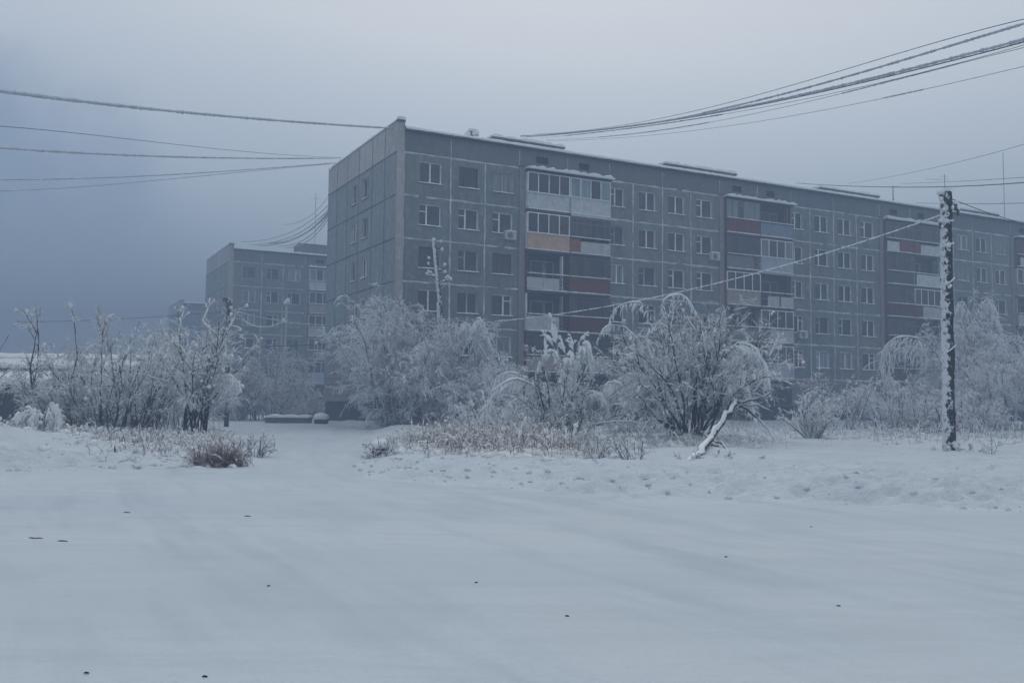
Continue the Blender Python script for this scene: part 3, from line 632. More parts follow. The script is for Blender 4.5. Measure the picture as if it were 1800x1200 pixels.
def gheight(X, Y):
    X = np.asarray(X, float); Y = np.asarray(Y, float); h = _g0(X, Y)
    if X.size < 5000: return h
    for fx, fy, fa in zip(FX, FY, FA):
        m_ = (np.abs(X-fx) < .7) & (np.abs(Y-fy) < .7)
        if not m_.any(): continue
        dx = X[m_]-fx; dy = Y[m_]-fy; a = dx*cos(fa)+dy*sin(fa); b = -dx*sin(fa)+dy*cos(fa); q = (a/.20)**2+(b/.12)**2
        h[m_] += -.06*np.exp(-q**1.5)+.03*np.exp(-((np.sqrt(q)-1.7)/.5)**2)
    return h
def gz(x, y): return float(gheight(np.array([x]), np.array([y]))[0])
ys = [-60, -40, -25, -15, -8, -4, -1, 1, 2]; y = 2.
while y < 300: y += max(.09, .0052*y) if y < 45 else .02*y; ys.append(y)
ys = np.array(ys); nc = 520; t = np.linspace(-1, 1, nc)
w = 6+np.clip(ys, 0, None)*.66; core = np.abs(t) < .9
Xg = np.where(core[None], t[None]/.9*w[:, None], np.sign(t)[None]*(w[:, None]+(330-w[:, None])*((np.abs(t)[None]-.9)/.1)**1.6)); Yg = np.repeat(ys[:, None], nc, 1)
Zg = gheight(Xg, Yg); V = np.stack([Xg, Yg, Zg], -1).reshape(-1, 3)
idx = np.arange(len(ys)*nc).reshape(len(ys), nc); Q = np.stack([idx[:-1, :-1], idx[:-1, 1:], idx[1:, 1:], idx[1:, :-1]], -1).reshape(-1, 4)
cx = V[Q].mean(1); rd = (-sdist(cx[:, 0], cx[:, 1], RB)+(fbm(cx[:, 0], cx[:, 1], .45, 11)-.5)*1.4 < .1) & (sdist(cx[:, 0], cx[:, 1], LBd)+(fbm(cx[:, 0], cx[:, 1], .45, 11)-.5)*1.4 < .1)
def worn(X, Y):
    d_ = sdist(X, Y, TR); seg = Y
    w1 = fbm(d_*1.5, seg*.16, 1.3, 81, 5); w2 = fbm(d_*6, seg*.6+9, 1.3, 85, 3); w3 = fbm(X*.9, Y*.45, 1.5, 89, 5)
    lane = np.exp(-((np.abs(d_)-.9)/.45)**2)*.30+np.exp(-((np.abs(d_+3.4)-.9)/.5)**2)*.18
    return np.clip((w1-.38)*.9+(w2-.5)*.75+(w3-.5)*.8+lane*.8, 0, 1)
def sub(name, mask, mat):
    q = Q[mask]; u, inv = np.unique(q, return_inverse=True); me = mesh_np(name, V[u], inv.reshape(-1, 4), mat, True); o = link(name, me)
    if name == 'road':
        at_ = me.attributes.new('wear', 'FLOAT', 'POINT'); at_.data.foreach_set('value', worn(V[u][:, 0], V[u][:, 1]).astype(np.float32))
    return tag(o, kind='structure')
sub('road', rd, 'road_snow'); sub('ground', ~rd, 'field_snow')

# ------------------------------------------------------------------ sky, sun, haze
w_ = bpy.data.worlds.new('World'); sc.world = w_; w_.use_nodes = True; N = w_.node_tree.nodes; L = w_.node_tree.links
bg = N['Background']; out = N['World Output']
sk = N.new('ShaderNodeTexSky'); sk.sky_type = 'NISHITA'; sk.sun_disc = False; SE, SA = radians(46), radians(4)
sk.sun_elevation = SE; sk.sun_rotation = SA; sk.air_density = 1.0; sk.dust_density = .6; bg.inputs[1].default_value = .05; L.new(sk.outputs[0], bg.inputs[0])
tc = N.new('ShaderNodeTexCoord'); sp = N.new('ShaderNodeSeparateXYZ'); L.new(tc.outputs['Generated'], sp.inputs[0])
# cloud deck, brightest round the veiled sun
dot = N.new('ShaderNodeVectorMath'); dot.operation = 'DOT_PRODUCT'; L.new(tc.outputs['Generated'], dot.inputs[0]); dot.inputs[1].default_value = (sin(SA)*cos(SE), cos(SA)*cos(SE), sin(SE))
mr = N.new('ShaderNodeMapRange'); mr.interpolation_type = 'SMOOTHSTEP'; mr.inputs[1].default_value = .77; mr.inputs[2].default_value = 1.0; L.new(dot.outputs['Value'], mr.inputs[0])
cl = noise(N, L, 1.6, 4, .5, tc.outputs['Generated'])
a = math_(N, L, 'MULTIPLY_ADD', cl, .7, -.35)
ez = math_(N, L, 'ADD', sp.outputs['Z'], math_(N, L, 'MULTIPLY', a, .10)); ez = math_(N, L, 'ADD', ez, math_(N, L, 'MULTIPLY', sp.outputs['X'], .085))
rp = N.new('ShaderNodeValToRGB'); L.new(ez, rp.inputs[0]); els = rp.color_ramp.elements; els[0].position = .02; els[0].color = (.11, .155, .22, 1); els[1].position = .75; els[1].color = (.66, .635, .57, 1)
for p_, c_ in ((.20, (.35, .39, .405)), (.36, (.545, .55, .515))):
    e_ = els.new(p_); e_.color = (*c_, 1)
deck = mix(N, L, math_(N, L, 'MULTIPLY', mr.outputs[0], .95), rp.outputs[0], (.05, .04, .02), 'ADD'); 
dv = N.new('ShaderNodeVectorMath'); dv.operation = 'DOT_PRODUCT'; L.new(tc.outputs['Generated'], dv.inputs[0]); ba, be = radians(-30), radians(4.5); dv.inputs[1].default_value = (sin(ba)*cos(be), cos(ba)*cos(be), sin(be))
m2 = N.new('ShaderNodeMapRange'); m2.interpolation_type = 'SMOOTHSTEP'; m2.inputs[1].default_value = .966; m2.inputs[2].default_value = .993; L.new(math_(N, L, 'ADD', dv.outputs['Value'], math_(N, L, 'MULTIPLY_ADD', noise(N, L, 7., 4, .55, tc.outputs['Generated']), .05, -.025)), m2.inputs[0])
deck = mix(N, L, math_(N, L, 'MULTIPLY', m2.outputs[0], .75), deck, (.115, .15, .215))     # bank of frozen smog low on the left
bg2 = N.new('ShaderNodeBackground'); L.new(deck, bg2.inputs[0]); bg2.inputs[1].default_value = 1.14
ad = N.new('ShaderNodeAddShader'); L.new(bg.outputs[0], ad.inputs[0]); L.new(bg2.outputs[0], ad.inputs[1]); L.new(ad.outputs[0], out.inputs[0])
sl = bpy.data.lights.new('sun', 'SUN'); sl.energy = .5; sl.angle = radians(25); sl.color = (1, .95, .90); so = bpy.data.objects.new('sun', sl); COL.objects.link(so)
so.rotation_euler = (pi/2-SE, 0, pi-SA); so.location = (0, 0, 60)
hz = MB(); hz.box(-345, 345, -75, 330, -1.5, 31, 'snow'); ho = hz.build('haze'); tag(ho, kind='stuff')
m = bpy.data.materials.new('haze_air'); m.use_nodes = True; N = m.node_tree.nodes; N.remove(N['Principled BSDF'])
pv = N.new('ShaderNodeVolumePrincipled'); pv.inputs['Color'].default_value = (.305, .395, .54, 1); pv.inputs['Density'].default_value = .0078; pv.inputs['Anisotropy'].default_value = .0
m.node_tree.links.new(pv.outputs[0], N['Material Output'].inputs['Volume']); ho.data.materials.clear(); ho.data.materials.append(m)

# ------------------------------------------------------------------ trees and shrubs
def spot(px, D): p = at(px, 700, D); return (float(p[0]), D, gz(p[0], D)-.03)
def hgt(px, py, D): return float(at(px, py, D)[2])
def loc_px(root, pts):   # measured outline points of a limb, brought into the thing's own frame
    o = np.array(root.location); return [at(x, y, D)-o for x, y, D in pts]
def add_arches(root, arcs, name='bent_limb', mat='bark_frosted'):
    A, T, S = Acc(), Acc(), Acc()
    for pts, wr, n, hang, sr in arcs: arch((A, T, S), loc_px(root, pts), wr, n, hang, sr)
    o = A.build(name, mat, root); T.build('hanging_twigs', 'twig_frost', root); S.build('hanging_snow', 'snow', root)
# the big shrub right of the middle
b1 = bush('frosted_willow', spot(1212, 35.5), 5.1, 3.5, 'largest frosted shrub with dark bare stems, right of the middle in the field', 'shrub', stems=34, k1=8, k2=6, k3=6, tw=.0075, r0=.055, droop=.16, lean=(.05, .95), dark=True, snow=.38, blobs=300, base=.9, seed=101, sleeve_r=.024, wob=.07, limb='stems')
add_arches(b1, [([(1225, 760, 35.4), (1255, 660, 35.2), (1285, 612, 35), (1320, 608, 34.8), (1343, 640, 34.7), (1348, 660, 34.7)], .04, 46, (.3, .8), .045),
 ([(1225, 740, 35.4), (1270, 660, 35.6), (1310, 620, 35.8), (1335, 650, 35.9)], .03, 34, (.3, .7), .045),
 ([(1235, 765, 35.2), (1262, 700, 35), (1297, 665, 34.8), (1315, 690, 34.7), (1326, 735, 34.6)], .04, 40, (.2, .5), .05),
 ([(1190, 760, 35.4), (1150, 640, 35.2), (1105, 580, 35), (1065, 575, 35), (1050, 600, 35)], .03, 34, (.1, .3), .020),
 ([(1200, 740, 35.4), (1165, 600, 35.2), (1130, 535, 35), (1085, 540, 35), (1068, 575, 35)], .03, 60, (.1, .45), .019),
 ([(1210, 740, 35.4), (1180, 580, 35.2), (1165, 530, 35), (1200, 520, 35), (1230, 560, 35)], .02, 34, (.08, .3), .018)])
# fallen trunk and thick limbs of the big shrub
A, S = Acc(), Acc()
for pts, r0_, r1_ in [([(1212, 815, 24.5), (1245, 775, 28.5), (1275, 735, 31.5), (1295, 705, 33.5)], .115, .085), ([(1200, 775, 35.4), (1232, 760, 35.2), (1238, 700, 35.3), (1250, 640, 35.3), (1240, 560, 35.4)], .16, .05),
    ([(1205, 778, 35.2), (1180, 750, 35), (1160, 738, 34.8)], .11, .08), ([(1295, 708, 33.5), (1335, 735, 33.3), (1362, 770, 31)], .05, .02), ([(1295, 708, 33.5), (1335, 700, 33.4), (1365, 685, 33.3)], .04, .012),
    ([(1290, 712, 33.5), (1330, 712, 33.3), (1360, 725, 33)], .03, .01), ([(1245, 772, 31.5), (1278, 796, 27.5)], .045, .03), ([(1240, 765, 32), (1270, 782, 29), (1283, 797, 27)], .04, .02),
    ([(1240, 690, 35.3), (1215, 660, 35.3), (1200, 640, 35.3)], .06, .02), ([(1232, 730, 35.3), (1260, 710, 35.2), (1270, 680, 35.2)], .08, .03)]:
    P = np.array(loc_px(b1, pts)); tt = np.linspace(0, len(P)-1, 14); C = np.stack([np.interp(tt, range(len(P)), P[:, k]) for k in range(3)], -1)[None]+RNG.standard_normal((1, 14, 3))*(.015+.13*r0_)
    A.tube(C, taper(np.array([r0_]), r1_, 14), 7)
    if r0_ > .1 or True: sleeve(S, C[:, :-1], np.array([r0_*.36+.006]), 1.9, 6)
A.build('leaning_trunk', 'bark_dark', b1); S.build('trunk_snow', 'snow', b1)
# the shrub left of it, bowed over with snow
b2 = bush('frosted_willow', spot(985, 37), 3.4, 2.6, 'shrub bowed to both sides by snow, just left of the largest shrub', 'shrub', stems=22, k1=8, k2=6, k3=6, tw=.008, droop=.45, lean=(.1, 1.0), dark=True, snow=.4, blobs=90, base=.8, seed=102, sleeve_r=.024, limb='stems')
add_arches(b2, [([(990, 765, 37), (960, 700, 36.8), (915, 668, 36.6), (875, 680, 36.5), (850, 725, 36.4)], .04, 60, (.25, .8), .03),
 ([(985, 765, 36.6), (950, 720, 36.4), (910, 700, 36.2), (880, 735, 36.1)], .04, 50, (.25, .7), .03), ([(985, 765, 36.6), (945, 690, 37), (905, 655, 37.2), (870, 665, 37.3)], .035, 50, (.3, .8), .026),
 ([(995, 765, 37), (1015, 715, 36.8), (1040, 690, 36.7), (1062, 705, 36.6), (1072, 738, 36.5)], .05, 60, (.1, .45), .05), ([(995, 765, 37), (1005, 720, 37), (1020, 690, 37), (1045, 692, 37)], .035, 40, (.15, .5), .036),
 ([(990, 765, 37), (985, 700, 36.9), (992, 650, 36.9), (1003, 622, 36.9), (1010, 660, 36.8)], .05, 46, (.25, .85), .06), ([(995, 760, 37), (1010, 680, 37), (1020, 618, 37), (1033, 605, 37), (1037, 640, 37)], .04, 50, (.2, .6), .055),
 ([(985, 760, 37), (985, 660, 37), (975, 620, 37), (955, 625, 37), (947, 645, 37)], .035, 40, (.15, .45), .034),
 ([(1000, 765, 36), (1030, 750, 35.6), (1075, 742, 35.3), (1125, 745, 35.2), (1145, 770, 35.1)], .03, 36, (.1, .5), .024), ([(960, 770, 35.5), (940, 745, 35), (925, 735, 34.6), (915, 760, 34.4)], .03, 50, (.2, .7), .034)])
A, S = Acc(), Acc()
for pts in [[(990, 690, 37), (983, 630, 37), (968, 600, 37), (955, 585, 37)], [(990, 690, 37), (985, 630, 37), (973, 590, 37), (970, 558, 37)], [(985, 660, 37), (978, 610, 37), (975, 568, 37)], [(1000, 700, 37), (1000, 640, 37), (990, 612, 37), (985, 590, 37)],
            [(1010, 690, 37), (1012, 630, 37), (1018, 600, 37), (1030, 588, 37)], [(1010, 690, 37), (1008, 620, 37), (1003, 590, 37)], [(965, 720, 37), (962, 640, 37), (957, 590, 37)]]:
    P = np.array(loc_px(b2, pts)); tt = np.linspace(0, len(P)-1, 10); C = np.stack([np.interp(tt, range(len(P)), P[:, k]) for k in range(3)], -1)[None]
    A.tube(C, taper(np.array([.03]), .01, 10), 5); sleeve(S, C[:, 5:], np.array([.055]), .2, 6)
    p, d, l_, t_ = spawn(C, np.array([2.5]), 9, .55, 1, (.3, .8), (.1, .2), .1); G = grow(p, d, l_, 4, .3); A.tube(G, taper(np.full(9, .01), .006, 4), 3); sleeve(S, G, np.full(9, .04), .3, 5)
A.build('upright_shoots', 'bark_frosted', b2); S.build('shoot_snow', 'snow', b2)

GL = 'frosted trees in front of the long block'
bush('frosted_tree', spot(688, 57), 7.5, 4.8, 'wide frosted tree before the near corner of the long block', 'tree', GL, stems=40, k1=10, k2=8, k3=4, tw=.014, r0=.07, droop=.18, lean=(.02, .85), snow=.22, blobs=60, base=.7, seed=103, sleeve_r=.035, pend=.05, limb='trunk')
bush('frosted_tree', spot(765, 56.5), 5.6, 3.6, 'rounded frosted tree under the leaning pole', 'tree', GL, stems=34, k1=10, k2=8, k3=4, tw=.014, r0=.06, droop=.35, lean=(.05, .9), snow=.2, blobs=30, base=.6, seed=104, pend=.12, limb='trunk')
g3 = bush('frosted_tree', spot(833, 55.5), 5.9, 2.0, 'slender frosted tree with a weeping snowy top, right of the leaning pole', 'tree', GL, stems=14, k1=9, k2=8, k3=4, tw=.014, r0=.06, droop=.2, lean=(.02, .5), snow=.25, blobs=20, base=.3, seed=105, pend=.1, limb='trunk')
add_arches(g3, [([(833, 700, 55.5), (832, 600, 55.5), (838, 562, 55.5), (850, 570, 55.5), (860, 600, 55.5)], .05, 60, (.4, 1.2), .042), ([(833, 690, 55.5), (828, 600, 55.5), (820, 568, 55.5), (808, 580, 55.5)], .04, 50, (.4, 1.), .04), ([(833, 690, 55.5), (835, 600, 55), (832, 568, 55)], .04, 40, (.5, 1.3), .042)])
bush('frosted_tree', spot(879, 53), 4.6, .9, 'thin young frosted tree left of the first balconies', 'tree', GL, stems=5, k1=9, k2=6, k3=3, tw=.013, r0=.04, droop=.1, lean=(.02, .3), snow=.4, blobs=30, base=.15, seed=106, limb='trunk')
bush('frosted_bush', spot(905, 47), 2.6, 3.1, 'dense low frosted bush behind the bowed shrub', 'bush', stems=34, k1=8, k2=7, k3=4, tw=.013, droop=.6, lean=(.2, 1.1), snow=.3, blobs=20, base=1., seed=107, pend=.15, limb='stems')
b5 = bush('frosted_bush', spot(1125, 44), 2.5, 2.8, 'low drooping bush behind the largest shrub, on its left', 'bush', stems=26, k1=8, k2=7, k3=4, tw=.012, droop=.7, lean=(.2, 1.15), snow=.4, blobs=30, base=.8, seed=108, pend=.25, limb='stems')
add_arches(b5, [([(1130, 740, 44), (1110, 690, 44), (1080, 672, 44), (1060, 680, 44)], .05, 50, (.3, 1.), .04), ([(1130, 740, 44), (1150, 680, 44), (1120, 655, 44), (1085, 668, 44)], .05, 60, (.4, 1.1), .04), ([(1140, 740, 44), (1165, 680, 44), (1140, 672, 44)], .05, 50, (.3, .9), .04)])
bush('frosted_bush', spot(845, 44), 1.7, 1.6, 'small snowy bush left of the bowed shrub', 'bush', stems=22, k1=7, k2=5, k3=3, tw=.012, droop=.5, lean=(.1, 1.), snow=.5, blobs=40, base=.5, seed=109, pend=.1, limb='stems')
# left-hand thicket
GW = 'dark-stemmed shrubs of the left thicket'
bush('frosted_willow', spot(195, 38.5), 4.6, 3.4, 'widest dark-stemmed shrub in the middle of the left thicket', 'shrub', GW, stems=34, k1=8, k2=7, k3=6, tw=.0075, r0=.055, droop=.1, lean=(.03, .85), dark=True, snow=.42, blobs=170, base=1.5, seed=110, sleeve_r=.024, limb='stems')
bush('frosted_willow', spot(262, 40), 4.4, 2.4, 'shrub with long bare rods between the widest and the upright shrub of the thicket', 'shrub', GW, stems=14, k1=6, k2=5, k3=3, tw=.0105, r0=.05, droop=.05, lean=(.05, .8), dark=True, snow=.4, blobs=100, base=.6, seed=111, sleeve_r=.024, limb='stems')
l2 = bush('frosted_willow', spot(343, 34.5), 4.5, 1.5, 'tall upright shrub at the right end of the left thicket, by the brown grass', 'shrub', GW, stems=17, k1=8, k2=6, k3=5, tw=.0078, r0=.045, droop=.04, lean=(.02, .42), dark=True, snow=.5, blobs=170, base=.45, seed=112, limb='stems', sleeve_r=.024)
add_arches(l2, [([(348, 745, 34.5), (370, 690, 34.3), (395, 662, 34.2), (415, 668, 34.1), (422, 680, 34.1)], .025, 30, (.1, .4), .04), ([(348, 740, 34.5), (365, 690, 34.5), (385, 665, 34.6), (400, 675, 34.6)], .025, 30, (.1, .45), .04),
 ([(345, 750, 34.4), (342, 700, 34), (338, 682, 33.8), (332, 690, 33.7)], .025, 44, (.2, .7), .055)])
bush('frosted_willow', spot(30, 37), 4.4, 2.6, 'shrub cut by the left edge of the photo, before the low sheds', 'shrub', GW, stems=8, k1=7, k2=6, k3=3, tw=.010, r0=.06, droop=.2, lean=(.05, .9), dark=True, snow=.4, blobs=60, base=.6, seed=113, limb='stems')
bush('frosted_willow', spot(112, 40), 2.5, 2.1, 'lower tangled shrub between the left-edge shrub and the widest one', 'shrub', GW, stems=12, k1=6, k2=6, k3=3, tw=.011, r0=.04, droop=.3, lean=(.1, 1.), dark=True, snow=.4, blobs=80, base=.8, seed=114, limb='stems')
l5 = bush('snow_laden_bush', spot(68, 33), 1.35, 1.3, 'low bush buried in heavy snow before the left thicket', 'bush', stems=16, k1=6, k2=5, k3=3, tw=.011, droop=.9, lean=(.2, 1.2), snow=.7, blobs=120, base=.5, seed=115, sleeve_r=.05, limb='stems')
add_arches(l5, [([(75, 765, 33), (80, 725, 33), (92, 708, 33), (100, 722, 33), (106, 750, 33)], .04, 70, (.15, .6), .045), ([(70, 765, 33), (62, 730, 33), (48, 718, 33), (38, 745, 33)], .04, 70, (.15, .6), .042), ([(72, 765, 32.6), (70, 730, 32.4), (60, 725, 32.2), (52, 755, 32.2)], .04, 60, (.1, .5), .042)])
bush('frosted_bush', spot(310, 46), 4.6, 3.4, 'pale hazy bush rising behind the gap in the left thicket', 'bush', stems=30, k1=9, k2=7, k3=4, tw=.013, r0=.05, droop=.15, lean=(.05, .8), snow=.25, blobs=30, base=1., seed=116, limb='stems')
# far left bushes before the hazy block
GF = 'hazy bushes before the farther block'
bush('frosted_bush', spot(455, 78), 5.6, 5.0, 'tall hazy bush below the windows of the farther block', 'bush', GF, stems=34, k1=9, k2=7, k3=4, tw=.022, r0=.06, droop=.3, lean=(.05, .95), snow=.1, blobs=0, base=2., seed=117, twig_mat='twig_grey', limb='stems')
bush('frosted_bush', spot(405, 76), 3.6, 3.4, 'lower hazy bush at the foot of the small dark pole', 'bush', GF, stems=30, k1=9, k2=7, k3=4, tw=.022, r0=.06, droop=.35, lean=(.1, 1.), snow=.05, blobs=0, base=1.5, seed=118, twig_mat='twig_grey', limb='stems')
bush('frosted_bush', spot(515, 84), 3.8, 3.4, 'hazy bush nearest the balconies of the farther block', 'bush', GF, stems=26, k1=9, k2=7, k3=4, tw=.022, r0=.05, droop=.3, lean=(.1, 1.), snow=.05, blobs=0, base=1.5, seed=119, twig_mat='twig_grey', limb='stems')
# right-hand side
GR = 'hazy trees on the right'
r1 = bush('frosted_tree', spot(1712, 64), 8.2, 3.4, 'tall weeping frosted tree just right of the big pole', 'tree', GR, stems=16, k1=10, k2=9, k3=4, tw=.017, r0=.09, droop=.3, lean=(.02, .65), snow=.2, blobs=10, base=.4, seed=120, pend=.25, limb='trunk')
add_arches(r1, [([(1712, 720, 64), (1712, 600, 64), (1722, 540, 64), (1745, 530, 64), (1753, 560, 64)], .07, 70, (.5, 1.3), .04), ([(1712, 700, 64), (1708, 580, 64), (1690, 530, 64), (1672, 560, 64)], .06, 70, (.6, 1.6), .036), ([(1712, 700, 64), (1705, 620, 64), (1680, 590, 64), (1660, 620, 64)], .06, 60, (.6, 1.5), .036), ([(1712, 700, 64), (1728, 620, 64), (1750, 590, 64), (1770, 620, 64)], .06, 60, (.6, 1.5), .036)])
r2 = bush('frosted_tree', spot(1610, 60), 4.2, 3.0, 'bowed frosted tree left of the big pole, arching over', 'tree', GR, stems=26, k1=9, k2=7, k3=4, tw=.015, r0=.05, droop=.6, lean=(.1, 1.), snow=.2, blobs=20, base=1., seed=121, pend=.15, limb='trunk')
add_arches(r2, [([(1660, 720, 59), (1655, 640, 59), (1625, 600, 59), (1585, 592, 59), (1555, 610, 59), (1548, 640, 59)], .05, 90, (.4, 1.5), .034), ([(1655, 720, 60), (1650, 650, 60), (1610, 612, 60), (1570, 620, 60), (1560, 660, 60)], .05, 70, (.4, 1.4), .034)])
bush('frosted_tree', spot(1790, 57), 6.2, 3.8, 'broad frosted tree cut by the right edge of the photo', 'tree', GR, stems=34, k1=10, k2=8, k3=4, tw=.015, r0=.06, droop=.35, lean=(.05, 1.), snow=.2, blobs=10, base=1., seed=122, pend=.12, limb='trunk')
bush('frosted_bush', spot(1700, 52), 2.4, 2.6, 'tangled frosted bush at the foot of the weeping tree', 'bush', stems=30, k1=8, k2=6, k3=4, tw=.013, droop=.35, lean=(.1, 1.1), snow=.2, blobs=10, base=1.2, seed=123, limb='stems')
bush('frosted_bush', spot(1575, 54), 2.9, 2.4, 'thin-stalked frosted bush before the bowed tree left of the big pole', 'bush', stems=34, k1=5, k2=4, k3=3, tw=.012, droop=.12, lean=(.02, .5), snow=.3, blobs=50, base=2.2, seed=124, limb='stems')
bush('frosted_bush', spot(1635, 52), 2.6, 1.8, 'thin-stalked frosted bush touching the left side of the big pole', 'bush', stems=24, k1=5, k2=4, k3=3, tw=.012, droop=.2, lean=(.02, .6), snow=.3, blobs=30, base=1.2, seed=125, limb='stems')
bush('frosted_bush', spot(1470, 54), 3.6, 2.2, 'sparse tall-stalked bush below the second stack of balconies', 'bush', stems=18, k1=5, k2=5, k3=3, tw=.012, droop=.15, lean=(.02, .5), snow=.25, blobs=20, base=2., seed=126, limb='stems')
bush('frosted_bush', spot(1427, 40), 2.0, 1.2, 'small fan-shaped frosted bush right of the largest shrub', 'bush', stems=26, k1=6, k2=4, k3=3, tw=.010, droop=.15, lean=(.05, .7), snow=.35, blobs=30, base=.3, seed=127, limb='stems')
# small plants near the verge
bush('young_shrub', spot(1112, 24.4), .98, .62, 'small bare dark shrub nearest the road below the largest shrub', 'shrub', stems=11, k1=5, k2=3, k3=2, tw=.006, r0=.012, droop=.15, lean=(.05, .7), dark=True, snow=.35, blobs=16, base=.22, seed=130, sleeve_r=.014, limb='stems')
bush('young_shrub', spot(1052, 25), .85, .62, 'drooping small bare shrub left of the one nearest the road', 'shrub', stems=11, k1=5, k2=3, k3=2, tw=.006, r0=.010, droop=.7, lean=(.1, .8), dark=True, snow=.35, blobs=16, base=.12, seed=131, sleeve_r=.015, limb='stems')
bush('young_shrub', spot(1262, 24), .5, 1.0, 'low spreading dark twiggy shrub below the leaning trunk', 'shrub', stems=30, k1=6, k2=4, k3=2, tw=.006, r0=.01, droop=.2, lean=(.2, 1.2), dark=True, snow=.4, blobs=40, base=.9, seed=132, sleeve_r=.016, limb='stems')
bush('weed_clump', spot(502*1.0+175, 27.5), .75, .6, 'small dark weed tuft beside the snow-capped stone', 'weed', stems=18, k1=4, k2=3, k3=2, tw=.006, r0=.01, droop=.4, lean=(.1, .9), dark=True, snow=.4, blobs=20, base=.3, seed=133, sleeve_r=.018, limb='stems')
bush('weed_clump', spot(1392, 22), .42, .08, 'single weed stalk in the open snow below the fan-shaped bush', 'weed', stems=3, k1=5, k2=2, k3=1, tw=.004, r0=.006, droop=.1, lean=(.02, .2), dark=True, snow=.5, blobs=6, base=.03, seed=134, sleeve_r=.01, limb='stems')
bush('weed_clump', spot(1740, 29), .8, .15, 'single snowy weed stalk right of the big pole', 'weed', stems=3, k1=6, k2=3, k3=1, tw=.005, r0=.008, droop=.1, lean=(.02, .2), dark=True, snow=.6, blobs=10, base=.04, seed=135, sleeve_r=.018, limb='stems')
bush('weed_clump', spot(1700, 30), .55, .8, 'snow-covered weeds at the foot of the big pole, on its right', 'weed', stems=26, k1=4, k2=3, k3=2, tw=.007, r0=.012, droop=.9, lean=(.2, 1.2), dark=True, snow=.6, blobs=60, base=.5, seed=136, sleeve_r=.032, limb='stems')
bush('weed_clump', spot(1648, 30), .4, .5, 'snow-covered weeds at the foot of the big pole, on its left', 'weed', stems=16, k1=4, k2=3, k3=2, tw=.006, r0=.01, droop=.7, lean=(.2, 1.2), dark=True, snow=.6, blobs=24, base=.3, seed=137, sleeve_r=.022, limb='stems')
bush('weed_clump', spot(1520, 36), .45, 1.3, 'low snowy weeds in the field between the fan-shaped bush and the big pole', 'weed', stems=36, k1=4, k2=3, k3=2, tw=.007, r0=.01, droop=.7, lean=(.2, 1.2), dark=True, snow=.6, blobs=60, base=1.3, seed=138, sleeve_r=.028, limb='stems')
bush('weed_clump', spot(442, 27), .85, .55, 'loose snowy weeds right of the brown grass by the track', 'weed', stems=22, k1=5, k2=3, k3=2, tw=.006, r0=.01, droop=.35, lean=(.1, .9), dark=True, snow=.4, blobs=30, base=.4, seed=139, sleeve_r=.02, limb='stems')
# dry grass
def grass(name, pts, n, h, label, mat, snowf=.25, spread=1., kind=None, tw=.007, cat=None, sr=.02, droop=.5, nb=60):
    P0 = []
    for (px, D, wx, wy, k) in pts:
        p = at(px, 700, D); m_ = int(n*k); P0.append(np.stack([p[0]+RNG.standard_normal(m_)*wx, D+RNG.standard_normal(m_)*wy], -1))
    xy = np.concatenate(P0); xy = xy[(kind is None) | (-sdist(xy[:, 0], xy[:, 1], RB) > .9) | (sdist(xy[:, 0], xy[:, 1], LBd) > .7)]; z = gheight(xy[:, 0], xy[:, 1]); o0 = np.array([xy[:, 0].mean(), xy[:, 1].mean(), z.mean()])
    P = np.concatenate([xy, z[:, None]-.05], 1)-o0; M = len(P); az = RNG.uniform(0, 2*pi, M); inc = RNG.uniform(.05, .7*spread, M)
    D = np.stack([np.sin(inc)*np.cos(az), np.sin(inc)*np.sin(az), np.cos(inc)], -1); L_ = h*RNG.uniform(.4, 1.15, M); G = grow(P, D, L_, 6, RNG.uniform(0, 2, M)*droop, .08)
    k = 3; p, d, l2, t_ = spawn(G, L_, k, .4, 1., (.3, .9), (.2, .4), .1); G2 = grow(p, d, l2, 3, .3, .1)
    root = empty(name, o0, 0, label, cat); 
    if kind: root['kind'] = kind
    a = Acc(); a.tube(G, taper(np.full(M, tw), tw*.5, 6), 3); a.tube(G2, taper(np.full(len(p), tw*.75), tw*.45, 3), 3); o = a.build('stalks', mat, root)
    a = Acc(); s = G[RNG.random(M) < snowf][:, 2:]; sleeve(a, s, sr*RNG.uniform(.5, 1.1, len(s)), .5, 4); tips = G[RNG.choice(M, min(nb, M), replace=False), 4]; a.blob(tips, sr*RNG.uniform(.9, 2.6, (len(tips), 3)))
    base_ = P[RNG.choice(M, min(nb, M), replace=False)]; a.blob(base_+np.array([0, 0, .06]), np.array([[.16, .16, .10]])*RNG.uniform(.5, 1.4, (len(base_), 1)))
    a.build('snow_load', 'snow', root); return root
RNG = np.random.default_rng(77)
grass('dry_grass', [(805, 30, .9, 1.5, .26), (875, 30, 1.1, 1.8, .34), (940, 28.5, .9, 1.6, .32), (740, 33, 1.2, 1.5, .08)], 2800, .95, None, 'weed', .34, kind='stuff', nb=900, sr=.026, droop=1.0, tw=.0085)
grass('brown_grass', [(372, 23.4, .17, .2, .5), (397, 23.2, .18, .2, .5)], 950, .62, 'rusty brown dry grass tuft at the bend of the track, below the left thicket', 'brown_weed', .07, cat='grass tuft', nb=14, sr=.016, droop=.7)
grass('snowy_undergrowth', [(200, 33, 2.4, 2.2, .35), (90, 34, 2.0, 1.5, .15), (290, 31, 1.6, 1.8, .25), (345, 27.5, .8, 1.6, .15), (410, 28, .8, 1.5, .1)], 3000, .60, None, 'weed', .45, kind='stuff', nb=520, sr=.024)
grass('field_weeds', [(1500, 45, 4., 4., .3), (1620, 44, 4, 4, .3), (1740, 44, 4, 4, .2), (1180, 33, 1.6, 1.2, .2)], 1200, .7, None, 'weed', .5, kind='stuff', nb=200, sr=.02)

